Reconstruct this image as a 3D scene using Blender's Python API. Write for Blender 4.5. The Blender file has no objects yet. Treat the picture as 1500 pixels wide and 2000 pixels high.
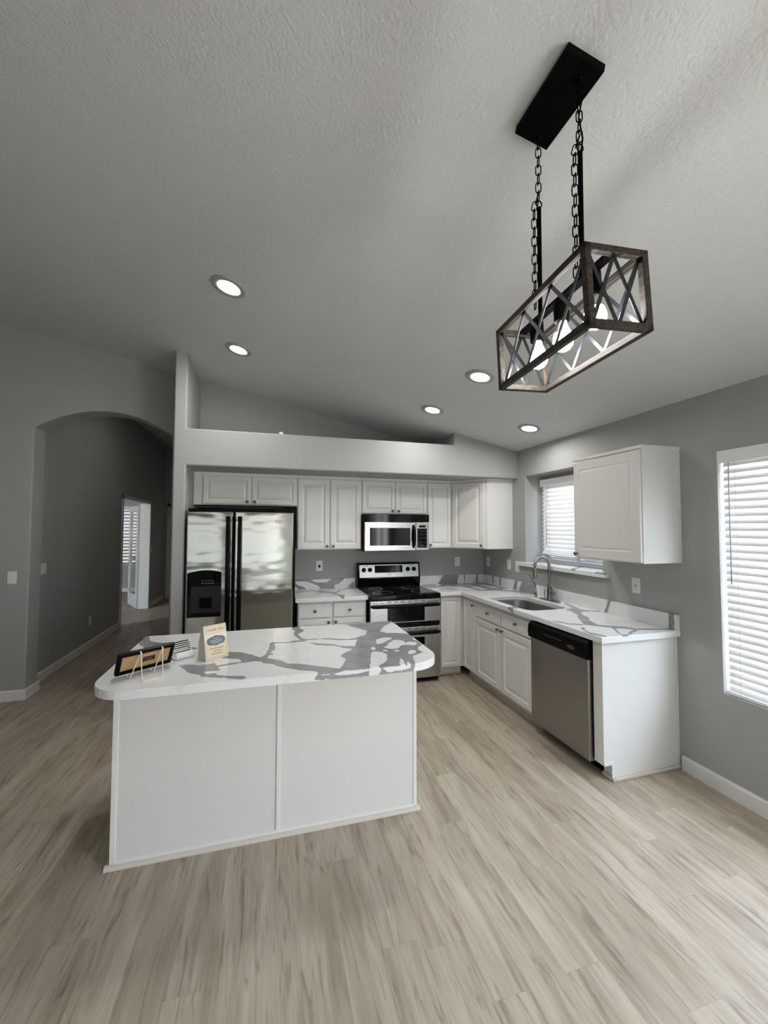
import bpy, bmesh, math, random
from mathutils import Vector, Matrix
random.seed(7)
S = bpy.context.scene
COL = S.collection
PI = math.pi

# ------------------------------------------------------------------ camera
cam_data = bpy.data.cameras.new('camera')
cam = bpy.data.objects.new('camera', cam_data)
COL.objects.link(cam)
cam_data.sensor_fit = 'VERTICAL'
cam_data.sensor_height = 24.0
cam_data.lens = 799.8975 / 2000.0 * 24.0
cam_data.clip_start = 0.05
cam_data.clip_end = 200
_pi, _ya, _ro = math.radians(2.3000), math.radians(15.9238), math.radians(0.1406)
_f = Vector((math.sin(_ya) * math.cos(_pi), math.cos(_ya) * math.cos(_pi), math.sin(_pi)))
_r = Vector((math.cos(_ya), -math.sin(_ya), 0))
_u = _r.cross(_f)
_r2 = _r * math.cos(_ro) + _u * math.sin(_ro)
_u2 = -_r * math.sin(_ro) + _u * math.cos(_ro)
cam.matrix_world = Matrix(((_r2.x, _u2.x, -_f.x, -2.6876), (_r2.y, _u2.y, -_f.y, -4.7296),
                           (_r2.z, _u2.z, -_f.z, 1.5998), (0, 0, 0, 1)))
S.camera = cam

# ------------------------------------------------------------------ world, exposure
S.view_settings.view_transform = 'Standard'
S.view_settings.look = 'None'
S.view_settings.gamma = 1.0
S.view_settings.use_curve_mapping = False
S.view_settings.exposure = 1.38
S.cycles.max_bounces = 10
S.cycles.diffuse_bounces = 6
S.cycles.glossy_bounces = 5
S.cycles.transparent_max_bounces = 12
S.cycles.caustics_reflective = False
S.cycles.caustics_refractive = False
S.cycles.sample_clamp_indirect = 6.0

SKY = 8.5
LAMP = 85.0
BULB = 42.0
world = bpy.data.worlds.new('daylight')
S.world = world
world.use_nodes = True
wn, wl = world.node_tree.nodes, world.node_tree.links
wn.clear()
tc = wn.new('ShaderNodeTexCoord')
sep = wn.new('ShaderNodeSeparateXYZ')
wl.new(tc.outputs['Generated'], sep.inputs[0])
ramp = wn.new('ShaderNodeValToRGB')
ramp.color_ramp.elements[0].position = 0.46
ramp.color_ramp.elements[0].color = (0.86, 0.80, 0.72, 1)     # sunlit yard
ramp.color_ramp.elements[1].position = 0.54
ramp.color_ramp.elements[1].color = (0.80, 0.89, 1.0, 1)      # bright haze
e = ramp.color_ramp.elements.new(1.0)
e.color = (0.62, 0.78, 1.0, 1)
ma = wn.new('ShaderNodeMath'); ma.operation = 'MULTIPLY_ADD'
ma.inputs[1].default_value = 0.5; ma.inputs[2].default_value = 0.5
wl.new(sep.outputs['Z'], ma.inputs[0]); wl.new(ma.outputs[0], ramp.inputs[0])
bg = wn.new('ShaderNodeBackground'); bg.inputs['Strength'].default_value = SKY
wl.new(ramp.outputs[0], bg.inputs[0])
wo = wn.new('ShaderNodeOutputWorld'); wl.new(bg.outputs[0], wo.inputs[0])

def portal(name, loc, rot, sx, sy):
    l = bpy.data.lights.new(name, 'AREA'); l.shape = 'RECTANGLE'; l.size = sx; l.size_y = sy
    l.cycles.is_portal = True
    o = bpy.data.objects.new(name, l); COL.objects.link(o); o.location = loc; o.rotation_euler = rot
portal('daylight_portal', (0.2, -3.78, 1.345), (0, PI / 2, 0), 1.5, 1.86)          # big blind window
portal('daylight_portal', (0.27, -1.41, 1.70), (0, PI / 2, 0), 0.95, 1.08)         # sink window
portal('daylight_portal', (-5.6, -7.68, 1.275), (PI / 2, 0, PI), 2.6, 1.56)        # unseen windows behind the camera, widened for light and the fridge reflection
portal('daylight_portal', (-2.3, -7.68, 1.275), (PI / 2, 0, PI), 3.0, 1.56)
portal('daylight_portal', (-6.35, 7.1, 1.40), (PI / 2, 0, 0), 1.2, 1.5)            # study windows
portal('daylight_portal', (0.2, -6.15, 1.06), (0, PI / 2, 0), 2.1, 1.95)             # unseen glazed door beside the camera, added for daylight

# ------------------------------------------------------------------ materials
def nodes_of(name):
    m = bpy.data.materials.new(name); m.use_nodes = True
    nt = m.node_tree
    return m, nt, nt.nodes['Principled BSDF']

def mat(name, col, rough=0.5, metal=0.0, bump=None, coat=0.0, spec=0.5, var=None):
    """bump = (scale, strength, distance, stretch xyz); var = (scale, amount) slight colour variation"""
    m, nt, b = nodes_of(name)
    b.inputs['Base Color'].default_value = (*col, 1)
    b.inputs['Roughness'].default_value = rough
    b.inputs['Metallic'].default_value = metal
    b.inputs['Specular IOR Level'].default_value = spec
    b.inputs['Coat Weight'].default_value = coat
    tcn = nt.nodes.new('ShaderNodeTexCoord')
    if bump:
        mp = nt.nodes.new('ShaderNodeMapping'); mp.inputs['Scale'].default_value = bump[3] if len(bump) > 3 else (1, 1, 1)
        nt.links.new(tcn.outputs['Object'], mp.inputs[0])
        nz = nt.nodes.new('ShaderNodeTexNoise'); nz.inputs['Scale'].default_value = bump[0]; nz.inputs['Detail'].default_value = 2.0
        nt.links.new(mp.outputs[0], nz.inputs[0])
        bp = nt.nodes.new('ShaderNodeBump'); bp.inputs['Strength'].default_value = bump[1]; bp.inputs['Distance'].default_value = bump[2]
        nt.links.new(nz.outputs['Fac'], bp.inputs['Height']); nt.links.new(bp.outputs[0], b.inputs['Normal'])
    nz2 = nt.nodes.new('ShaderNodeTexNoise'); nz2.inputs['Scale'].default_value = var[0] if var else 3.0
    nt.links.new(tcn.outputs['Object'], nz2.inputs[0])
    a = var[1] if var else 0.015
    mr = nt.nodes.new('ShaderNodeMapRange'); mr.inputs['To Min'].default_value = 1 - a; mr.inputs['To Max'].default_value = 1 + a
    nt.links.new(nz2.outputs['Fac'], mr.inputs['Value'])
    mx = nt.nodes.new('ShaderNodeVectorMath'); mx.operation = 'SCALE'; mx.inputs[0].default_value = col
    nt.links.new(mr.outputs[0], mx.inputs['Scale']); nt.links.new(mx.outputs[0], b.inputs['Base Color'])
    return m

def mat_emit(name, col, strength):
    m, nt, b = nodes_of(name)
    b.inputs['Base Color'].default_value = (*col, 1)
    b.inputs['Emission Color'].default_value = (*col, 1)
    b.inputs['Emission Strength'].default_value = strength
    return m

def mat_glass(name, tint=(0.97, 0.975, 0.975), refl=0.08):
    m, nt, b = nodes_of(name)
    nt.nodes.remove(b)
    t = nt.nodes.new('ShaderNodeBsdfTransparent'); t.inputs[0].default_value = (*tint, 1)
    g = nt.nodes.new('ShaderNodeBsdfGlossy'); g.inputs['Roughness'].default_value = 0.02
    mx = nt.nodes.new('ShaderNodeMixShader'); mx.inputs[0].default_value = refl
    nt.links.new(t.outputs[0], mx.inputs[1]); nt.links.new(g.outputs[0], mx.inputs[2])
    nt.links.new(mx.outputs[0], nt.nodes['Material Output'].inputs[0])
    return m

def mat_steel(name, col, rough, wav=0.0):
    """brushed stainless: fine horizontal scratches, wav = slow waviness of a thin door skin"""
    m, nt, b = nodes_of(name)
    b.inputs['Base Color'].default_value = (*col, 1); b.inputs['Metallic'].default_value = 1.0
    tcn = nt.nodes.new('ShaderNodeTexCoord')
    mp = nt.nodes.new('ShaderNodeMapping'); mp.inputs['Scale'].default_value = (1.5, 1.5, 260)
    nt.links.new(tcn.outputs['Object'], mp.inputs[0])
    nz = nt.nodes.new('ShaderNodeTexNoise'); nz.inputs['Scale'].default_value = 6; nz.inputs['Detail'].default_value = 3
    nt.links.new(mp.outputs[0], nz.inputs[0])
    mr = nt.nodes.new('ShaderNodeMapRange'); mr.inputs['To Min'].default_value = rough * 0.8; mr.inputs['To Max'].default_value = rough * 1.25
    nt.links.new(nz.outputs['Fac'], mr.inputs['Value']); nt.links.new(mr.outputs[0], b.inputs['Roughness'])
    bp = nt.nodes.new('ShaderNodeBump'); bp.inputs['Strength'].default_value = 0.08; bp.inputs['Distance'].default_value = 0.0006
    nt.links.new(nz.outputs['Fac'], bp.inputs['Height'])
    last = bp
    if wav:
        mp2 = nt.nodes.new('ShaderNodeMapping'); mp2.inputs['Scale'].default_value = (3.2, 1, 7.5)
        nt.links.new(tcn.outputs['Object'], mp2.inputs[0])
        n2 = nt.nodes.new('ShaderNodeTexNoise'); n2.inputs['Scale'].default_value = 2.2; n2.inputs['Detail'].default_value = 0
        nt.links.new(mp2.outputs[0], n2.inputs[0])
        b2 = nt.nodes.new('ShaderNodeBump'); b2.inputs['Strength'].default_value = wav; b2.inputs['Distance'].default_value = 0.004
        nt.links.new(n2.outputs['Fac'], b2.inputs['Height']); nt.links.new(bp.outputs[0], b2.inputs['Normal'])
        last = b2
    nt.links.new(last.outputs[0], b.inputs['Normal'])
    return m

def mat_floor():
    m, nt, b = nodes_of('vinyl_plank')
    N, Lk = nt.nodes.new, nt.links.new
    def math_(op, a, c=None, d=None):
        n = N('ShaderNodeMath'); n.operation = op
        for i, v in enumerate((a, c, d)):
            if v is None: continue
            if isinstance(v, (int, float)): n.inputs[i].default_value = v
            else: Lk(v, n.inputs[i])
        return n.outputs[0]
    def ramp_(x, pts):
        r = N('ShaderNodeValToRGB'); cr = r.color_ramp
        cr.elements[0].position, cr.elements[0].color = pts[0][0], (*pts[0][1], 1)
        cr.elements[1].position, cr.elements[1].color = pts[-1][0], (*pts[-1][1], 1)
        for p, c in pts[1:-1]:
            q = cr.elements.new(p); q.color = (*c, 1)
        Lk(x, r.inputs[0]); return r.outputs[0]
    def mixc(mode, fac, a, c):
        n = N('ShaderNodeMix'); n.data_type = 'RGBA'; n.blend_type = mode
        if isinstance(fac, (int, float)): n.inputs[0].default_value = fac
        else: Lk(fac, n.inputs[0])
        Lk(a, n.inputs[6])
        if isinstance(c, tuple): n.inputs[7].default_value = (*c, 1)
        else: Lk(c, n.inputs[7])
        return n.outputs[2]
    g = N('ShaderNodeNewGeometry'); sp = N('ShaderNodeSeparateXYZ'); Lk(g.outputs['Position'], sp.inputs[0])
    X, Y = sp.outputs['X'], sp.outputs['Y']
    W, LEN = 0.1525, 1.219
    u = math_('DIVIDE', math_('ADD', X, 10.02), W)
    row = math_('FLOOR', u); fu = math_('FRACT', u)
    wn1 = N('ShaderNodeTexWhiteNoise'); wn1.noise_dimensions = '1D'; Lk(row, wn1.inputs['W'])
    v = math_('ADD', math_('DIVIDE', math_('ADD', Y, 20.0), LEN), wn1.outputs['Value'])
    pl = math_('FLOOR', v); fv = math_('FRACT', v)
    cid = N('ShaderNodeCombineXYZ'); Lk(row, cid.inputs[0]); Lk(pl, cid.inputs[1])
    wn2 = N('ShaderNodeTexWhiteNoise'); wn2.noise_dimensions = '2D'; Lk(cid.outputs[0], wn2.inputs['Vector'])
    tone = wn2.outputs['Value']
    sc = N('ShaderNodeSeparateColor'); Lk(wn2.outputs['Color'], sc.inputs[0])
    # grain coordinates, shifted per plank
    def grain(sx, sy, scale, detail, dist, shift):
        c = N('ShaderNodeCombineXYZ')
        Lk(math_('MULTIPLY', X, sx), c.inputs[0]); Lk(math_('MULTIPLY', Y, sy), c.inputs[1])
        Lk(math_('MULTIPLY', sc.outputs[shift], 40.0), c.inputs[2])
        n = N('ShaderNodeTexNoise'); n.inputs['Scale'].default_value = scale; n.inputs['Detail'].default_value = detail
        n.inputs['Distortion'].default_value = dist; Lk(c.outputs[0], n.inputs[0]); return n.outputs['Fac']
    broad = grain(9, 1.1, 1.3, 3, 0.9, 'Red')
    fine = grain(80, 4.5, 1.2, 4, 0.5, 'Green')
    streak = grain(17, 1.5, 1.7, 5, 1.6, 'Blue')
    base = ramp_(broad, [(0.28, (0.350, 0.284, 0.212)), (0.50, (0.450, 0.382, 0.298)), (0.72, (0.530, 0.465, 0.378))])
    tonec = ramp_(tone, [(0.0, (0.88, 0.875, 0.865)), (0.5, (0.98, 0.97, 0.96)), (1.0, (1.06, 1.06, 1.06))])
    c1 = mixc('MULTIPLY', 1.0, base, tonec)
    fr = ramp_(fine, [(0.32, (0.84, 0.83, 0.82)), (0.6, (1.02, 1.02, 1.02))])
    c2 = mixc('MULTIPLY', 0.8, c1, fr)
    sr = ramp_(streak, [(0.55, (0, 0, 0)), (0.69, (1, 1, 1))])
    c3 = mixc('MULTIPLY', math_('MULTIPLY', sr, 0.64), c2, (0.50, 0.45, 0.41))
    # joints
    ju = math_('MINIMUM', fu, math_('SUBTRACT', 1.0, fu)); jv = math_('MINIMUM', fv, math_('SUBTRACT', 1.0, fv))
    j = math_('MINIMUM', math_('MULTIPLY', ju, W), math_('MULTIPLY', jv, LEN))
    jm = N('ShaderNodeMapRange'); jm.inputs['From Min'].default_value = 0.0; jm.inputs['From Max'].default_value = 0.0016
    jm.inputs['To Min'].default_value = 0.28; jm.inputs['To Max'].default_value = 0.0; Lk(j, jm.inputs['Value'])
    c4 = mixc('MULTIPLY', jm.outputs[0], c3, (0.35, 0.30, 0.26))
    Lk(c4, b.inputs['Base Color'])
    b.inputs['Roughness'].default_value = 0.48
    b.inputs['Specular IOR Level'].default_value = 0.45
    bp = N('ShaderNodeBump'); bp.inputs['Strength'].default_value = 0.12; bp.inputs['Distance'].default_value = 0.001
    Lk(fine, bp.inputs['Height']); Lk(bp.outputs[0], b.inputs['Normal'])
    return m

def mat_quartz():
    m, nt, b = nodes_of('white_quartz_grey_veins')
    N, Lk = nt.nodes.new, nt.links.new
    at = N('ShaderNodeAttribute'); at.attribute_name = 'vein'
    g = N('ShaderNodeNewGeometry')
    nz = N('ShaderNodeTexNoise'); nz.inputs['Scale'].default_value = 28; nz.inputs['Detail'].default_value = 5
    Lk(g.outputs['Position'], nz.inputs[0])
    jit = N('ShaderNodeMath'); jit.operation = 'MULTIPLY_ADD'; jit.inputs[1].default_value = 0.018; jit.inputs[2].default_value = -0.009
    Lk(nz.outputs['Fac'], jit.inputs[0])
    ad = N('ShaderNodeMath'); ad.operation = 'ADD'; Lk(at.outputs['Fac'], ad.inputs[0]); Lk(jit.outputs[0], ad.inputs[1])
    mr = N('ShaderNodeMapRange'); mr.inputs['From Min'].default_value = -0.0012; mr.inputs['From Max'].default_value = 0.0012
    mr.inputs['To Min'].default_value = 1; mr.inputs['To Max'].default_value = 0; Lk(ad.outputs[0], mr.inputs['Value'])
    # faint hairline veins in the white field
    n2 = N('ShaderNodeTexNoise'); n2.inputs['Scale'].default_value = 2.6; n2.inputs['Detail'].default_value = 6; n2.inputs['Distortion'].default_value = 0.8
    Lk(g.outputs['Position'], n2.inputs[0])
    hr = N('ShaderNodeValToRGB'); cr = hr.color_ramp
    cr.elements[0].position = 0.492; cr.elements[0].color = (0, 0, 0, 1)
    cr.elements[1].position = 0.508; cr.elements[1].color = (0, 0, 0, 1)
    q = cr.elements.new(0.5); q.color = (0.22, 0.22, 0.22, 1)
    Lk(n2.outputs['Fac'], hr.inputs[0])
    m1 = N('ShaderNodeMix'); m1.data_type = 'RGBA'; m1.inputs[6].default_value = (0.80, 0.81, 0.80, 1); m1.inputs[7].default_value = (0.40, 0.40, 0.40, 1)
    Lk(hr.outputs[0], m1.inputs[0])
    n3 = N('ShaderNodeTexNoise'); n3.inputs['Scale'].default_value = 7; n3.inputs['Detail'].default_value = 4; Lk(g.outputs['Position'], n3.inputs[0])
    gr = N('ShaderNodeValToRGB'); gr.color_ramp.elements[0].color = (0.24, 0.245, 0.25, 1); gr.color_ramp.elements[1].color = (0.34, 0.345, 0.35, 1)
    gr.color_ramp.elements[0].position = 0.3; gr.color_ramp.elements[1].position = 0.7
    Lk(n3.outputs['Fac'], gr.inputs[0])
    m2 = N('ShaderNodeMix'); m2.data_type = 'RGBA'; Lk(mr.outputs[0], m2.inputs[0]); Lk(m1.outputs[2], m2.inputs[6]); Lk(gr.outputs[0], m2.inputs[7])
    Lk(m2.outputs[2], b.inputs['Base Color'])
    b.inputs['Roughness'].default_value = 0.16
    return m

def mat_wood(name, c0, c1, axis):
    m, nt, b = nodes_of(name)
    tcn = nt.nodes.new('ShaderNodeTexCoord'); mp = nt.nodes.new('ShaderNodeMapping')
    s = [60, 60, 60]; s[axis] = 4; mp.inputs['Scale'].default_value = s
    nt.links.new(tcn.outputs['Object'], mp.inputs[0])
    nz = nt.nodes.new('ShaderNodeTexNoise'); nz.inputs['Scale'].default_value = 2.0; nz.inputs['Detail'].default_value = 4; nt.links.new(mp.outputs[0], nz.inputs[0])
    r = nt.nodes.new('ShaderNodeValToRGB'); r.color_ramp.elements[0].position = 0.35; r.color_ramp.elements[1].position = 0.68
    r.color_ramp.elements[0].color = (*c0, 1); r.color_ramp.elements[1].color = (*c1, 1)
    nt.links.new(nz.outputs['Fac'], r.inputs[0]); nt.links.new(r.outputs[0], b.inputs['Base Color'])
    b.inputs['Roughness'].default_value = 0.6
    b.inputs['Specular IOR Level'].default_value = 0.15
    return m

M = dict(
    wall=mat('greige_wall_paint', (0.380, 0.382, 0.370), 0.75, bump=(110, 0.35, 0.0025)),
    ceil=mat('greige_ceiling_paint', (0.622, 0.632, 0.628), 0.85, bump=(85, 0.6, 0.004)),
    trim=mat('white_trim_paint', (0.74, 0.74, 0.72), 0.4),
    cab=mat('white_cabinet_paint', (0.76, 0.755, 0.72), 0.38),
    island=mat('island_panel_paint', (0.70, 0.675, 0.635), 0.6, bump=(400, 0.1, 0.0006)),
    shoe=mat('shoe_moulding', (0.62, 0.56, 0.48), 0.5),
    floor=mat_floor(), quartz=mat_quartz(),
    steel=mat_steel('brushed_steel', (0.47, 0.47, 0.455), 0.27),
    fridge=mat_steel('fridge_steel', (0.50, 0.49, 0.43), 0.09, wav=0.55),
    dwsteel=mat_steel('dishwasher_steel', (0.33, 0.325, 0.31), 0.30),
    sink=mat_steel('sink_steel', (0.34, 0.34, 0.335), 0.34),
    nickel=mat('brushed_nickel', (0.30, 0.29, 0.275), 0.30, 1.0),
    knob=mat('dark_nickel', (0.20, 0.195, 0.185), 0.28, 1.0),
    black=mat('black_enamel', (0.0025, 0.0025, 0.003), 0.28, spec=0.09),
    gloss=mat('black_glass', (0.003, 0.003, 0.004), 0.06, spec=0.2),
    matte=mat('matte_black_metal', (0.0018, 0.0018, 0.002), 0.5, spec=0.04),
    brace=mat('dark_brace_metal', (0.010, 0.012, 0.014), 0.38, 0.0, spec=0.3),
    grey=mat('grey_print', (0.25, 0.25, 0.26), 0.5),
    plate=mat('white_plastic', (0.78, 0.78, 0.76), 0.35),
    slot=mat('dark_slot', (0.02, 0.02, 0.02), 0.6, spec=0.2),
    blind=mat('white_blind_slat', (0.86, 0.86, 0.86), 0.45),
    cord=mat('blind_cord', (0.55, 0.55, 0.58), 0.6),
    backlit=mat('backlit_grey_slat', (0.30, 0.30, 0.30), 0.5), sash=mat('grey_window_sash', (0.50, 0.50, 0.49), 0.45),  # study slats coloured dark so they look backlit
    vinyl=mat('white_vinyl_frame', (0.80, 0.80, 0.80), 0.4),
    glass=mat_glass('window_glass'), dimmed=mat_glass('dimmed_glass', (0.60, 0.61, 0.62), 0.06), dimmed_dark=mat_glass('dark_dimmed_glass', (0.080, 0.083, 0.086), 0.04),  # the two darker tints are added to cut the daylight coming in
    hallfill=mat_emit('hall_fill_lens', (1.0, 0.95, 0.86), 40.0),  # lens of the added, unseen hall light
    block=mat('garden_block_wall', (0.060, 0.056, 0.052), 0.9, bump=(40, 0.5, 0.004)),
    wood=mat_wood('weathered_grey_wood', (0.022, 0.017, 0.013), (0.062, 0.050, 0.040), 1),
    kraft=mat('kraft_backing', (0.42, 0.27, 0.12), 0.7, var=(9, 0.15)),
    wire=mat('white_wire', (0.75, 0.73, 0.66), 0.35),
    card=mat('cream_card', (0.74, 0.63, 0.45), 0.6),
    cardside=mat('pale_card_side', (0.62, 0.58, 0.54), 0.6),
    gold=mat('bronze_print', (0.25, 0.16, 0.06), 0.5),
    silverband=mat('silver_band', (0.72, 0.69, 0.68), 0.3),
    plaque=mat('grey_plaque', (0.13, 0.13, 0.15), 0.4),
    paper=mat('white_paper', (0.75, 0.75, 0.74), 0.5),
    lamp=mat_emit('downlight_lens', (1.0, 0.985, 0.96), LAMP),
    bulb=mat_emit('bulb_glow', (0.96, 0.98, 1.0), BULB),
    bulbneck=mat('bulb_white_neck', (0.85, 0.85, 0.83), 0.4),
    ring=mat('downlight_trim', (0.36, 0.36, 0.35), 0.4),
)

# ------------------------------------------------------------------ mesh helpers
class B:
    """collects shapes (world coordinates) into one mesh"""
    def __init__(s): s.bm = bmesh.new()
    def _merge(s, t):
        me = bpy.data.meshes.new('tmp'); t.to_mesh(me); t.free(); s.bm.from_mesh(me); bpy.data.meshes.remove(me); return s
    def hexa(s, P, bv=0.0, seg=2):
        t = bmesh.new(); v = [t.verts.new(p) for p in P]
        for f in ((0, 3, 2, 1), (4, 5, 6, 7), (0, 1, 5, 4), (1, 2, 6, 5), (2, 3, 7, 6), (3, 0, 4, 7)): t.faces.new([v[i] for i in f])
        bmesh.ops.recalc_face_normals(t, faces=t.faces)
        if bv: bmesh.ops.bevel(t, geom=list(t.edges), offset=bv, segments=seg, affect='EDGES', profile=0.5)
        return s._merge(t)
    def box(s, x0, x1, y0, y1, z0, z1, bv=0.0, seg=2):
        x0, x1 = sorted((x0, x1)); y0, y1 = sorted((y0, y1)); z0, z1 = sorted((z0, z1))
        return s.hexa([(x0, y0, z0), (x1, y0, z0), (x1, y1, z0), (x0, y1, z0), (x0, y0, z1), (x1, y0, z1), (x1, y1, z1), (x0, y1, z1)], bv, seg)
    def fbox(s, F, a0, a1, b0, b1, c0, c1, bv=0.0, seg=2):
        return s.hexa([F(a0, b0, c0), F(a1, b0, c0), F(a1, b0, c1), F(a0, b0, c1), F(a0, b1, c0), F(a1, b1, c0), F(a1, b1, c1), F(a0, b1, c1)], bv, seg)
    def prism(s, pts, d, bv=0.0):
        """pts: planar 3D outline, d: extrusion vector"""
        t = bmesh.new(); d = Vector(d)
        a = [t.verts.new(p) for p in pts]; b = [t.verts.new(Vector(p) + d) for p in pts]; n = len(pts)
        t.faces.new(a); t.faces.new(b[::-1])
        for i in range(n): t.faces.new((a[i], b[i], b[(i + 1) % n], a[(i + 1) % n]))
        bmesh.ops.recalc_face_normals(t, faces=t.faces)
        if bv: bmesh.ops.bevel(t, geom=list(t.edges), offset=bv, segments=2, affect='EDGES', profile=0.5)
        return s._merge(t)
    def tube(s, path, r, n=10, caps=True, closed=False):
        t = bmesh.new(); P = [Vector(p) for p in path]; m = len(P); rings = []
        R = r if isinstance(r, (list, tuple)) else [r] * m
        prev = None
        for i in range(m):
            if closed: d = (P[(i + 1) % m] - P[i - 1])
            else: d = (P[min(i + 1, m - 1)] - P[max(i - 1, 0)])
            d.normalize()
            if prev is None:
                k = Vector((0, 0, 1)) if abs(d.z) < 0.9 else Vector((1, 0, 0)); a = d.cross(k).normalized()
            else: a = (prev - d * prev.dot(d)).normalized()
            prev = a; b = d.cross(a)
            rings.append([t.verts.new(P[i] + (a * math.cos(2 * PI * j / n) + b * math.sin(2 * PI * j / n)) * R[i]) for j in range(n)])
        for i in range(m if closed else m - 1):
            q, w = rings[i], rings[(i + 1) % m]
            for j in range(n): t.faces.new((q[j], q[(j + 1) % n], w[(j + 1) % n], w[j]))
        if caps and not closed: t.faces.new(rings[0][::-1]); t.faces.new(rings[-1])
        bmesh.ops.recalc_face_normals(t, faces=t.faces)
        return s._merge(t)
    def lathe(s, o, axis, prof, n=24):
        """prof: list of (radius, distance along axis)"""
        t = bmesh.new(); o = Vector(o); ax = Vector(axis).normalized()
        k = Vector((0, 0, 1)) if abs(ax.z) < 0.9 else Vector((1, 0, 0)); a = ax.cross(k).normalized(); b = ax.cross(a)
        rings = []
        for r, h in prof:
            if r < 1e-6: rings.append([t.verts.new(o + ax * h)])
            else: rings.append([t.verts.new(o + ax * h + (a * math.cos(2 * PI * j / n) + b * math.sin(2 * PI * j / n)) * r) for j in range(n)])
        for q, w in zip(rings, rings[1:]):
            for j in range(n):
                f = [q[j % len(q)], q[(j + 1) % len(q)], w[(j + 1) % len(w)], w[j % len(w)]]
                f = list(dict.fromkeys(f))
                if len(f) > 2: t.faces.new(f)
        bmesh.ops.recalc_face_normals(t, faces=t.faces)
        return s._merge(t)
    def panel(s, F, a0, a1, b0, b1, th, prof):
        """moulded door or drawer front: nested rectangles, prof = (inset, height) from the rim inwards"""
        t = bmesh.new(); rings = []
        for i, c in [(0, -th)] + prof:
            rings.append([t.verts.new(F(*p)) for p in ((a0 + i, b0 + i, c), (a1 - i, b0 + i, c), (a1 - i, b1 - i, c), (a0 + i, b1 - i, c))])
        t.faces.new(rings[0][::-1])
        for q, w in zip(rings, rings[1:]):
            for j in range(4): t.faces.new((q[j], q[(j + 1) % 4], w[(j + 1) % 4], w[j]))
        t.faces.new(rings[-1])
        bmesh.ops.recalc_face_normals(t, faces=t.faces)
        return s._merge(t)

def world_of(o):
    v = Vector((0, 0, 0))
    while o is not None: v = v + o.location; o = o.parent
    return v

def obj(name, b, m, parent=None, smooth=False, label=None, local=False, kind=None, bevel=None, auto=None):
    me = bpy.data.meshes.new(name)
    if parent is not None and not local:
        bmesh.ops.translate(b.bm, verts=b.bm.verts, vec=-world_of(parent))
    b.bm.to_mesh(me); b.bm.free()
    o = bpy.data.objects.new(name, me); COL.objects.link(o); me.materials.append(m)
    if smooth:
        for p in me.polygons: p.use_smooth = True
        if auto is not None: me.set_sharp_from_angle(angle=math.radians(auto))
    if parent is not None: o.parent = parent
    if label: o['label'] = label
    if kind: o['kind'] = kind
    if bevel:
        md = o.modifiers.new('bevel', 'BEVEL'); md.width = bevel; md.segments = 3; md.limit_method = 'ANGLE'; md.angle_limit = math.radians(40)
    return o

def thing(name, label, cat, loc, group=None, rot=(0, 0, 0)):
    o = bpy.data.objects.new(name, None); COL.objects.link(o); o.empty_display_size = 0.05
    o.location = loc; o.rotation_euler = rot; o['label'] = label; o['category'] = cat
    if group: o['group'] = group
    return o
def tag(o, label, cat, group=None):
    o['label'] = label; o['category'] = cat
    if group: o['group'] = group
    return o
def frame(o, u, n):
    o, u, n = Vector(o), Vector(u).normalized(), Vector(n).normalized()
    z = Vector((0, 0, 1))
    return lambda a, b, c: o + u * a + z * b + n * c
def text_bm(txt, size, F, a, b, c, align='CENTER', squash=1.0):
    """flat lettering as mesh, F maps (across, up, out)"""
    cu = bpy.data.curves.new('lettering', 'FONT'); cu.body = txt; cu.size = size; cu.align_x = align; cu.align_y = 'CENTER'; cu.extrude = 0.0004
    o = bpy.data.objects.new('lettering', cu); COL.objects.link(o)
    dg = bpy.context.evaluated_depsgraph_get(); dg.update()
    me = bpy.data.meshes.new_from_object(o.evaluated_get(dg))
    bld = B(); bld.bm.from_mesh(me)
    for v in bld.bm.verts: v.co = F(a + v.co.x * squash, b + v.co.y, c + v.co.z)
    bpy.data.objects.remove(o); bpy.data.curves.remove(cu); bpy.data.meshes.remove(me)
    return bld

# ------------------------------------------------------------------ the setting
def cz(x): return 2.4678 + 0.2074 * min(-x, 6.2)
XL, YF = -7.6, -7.6            # far left wall, wall behind the camera
obj('floor', B().box(-8.6, 0.25, YF - 0.2, 7.3, -0.06, 0.0), M['floor'], kind='structure')
b = B()
b.prism([(0.3, YF - 0.25, cz(0) - 0.2074 * 0.3), (0.3, YF - 0.25, cz(0) + 0.1), (-6.2, YF - 0.25, cz(-6.2) + 0.1), (-8.7, YF - 0.25, cz(-6.2) + 0.1),
         (-8.7, YF - 0.25, cz(-6.2)), (-6.2, YF - 0.25, cz(-6.2))], (0, 15.2, 0))
obj('ceiling', b, M['ceil'], kind='structure')

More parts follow.
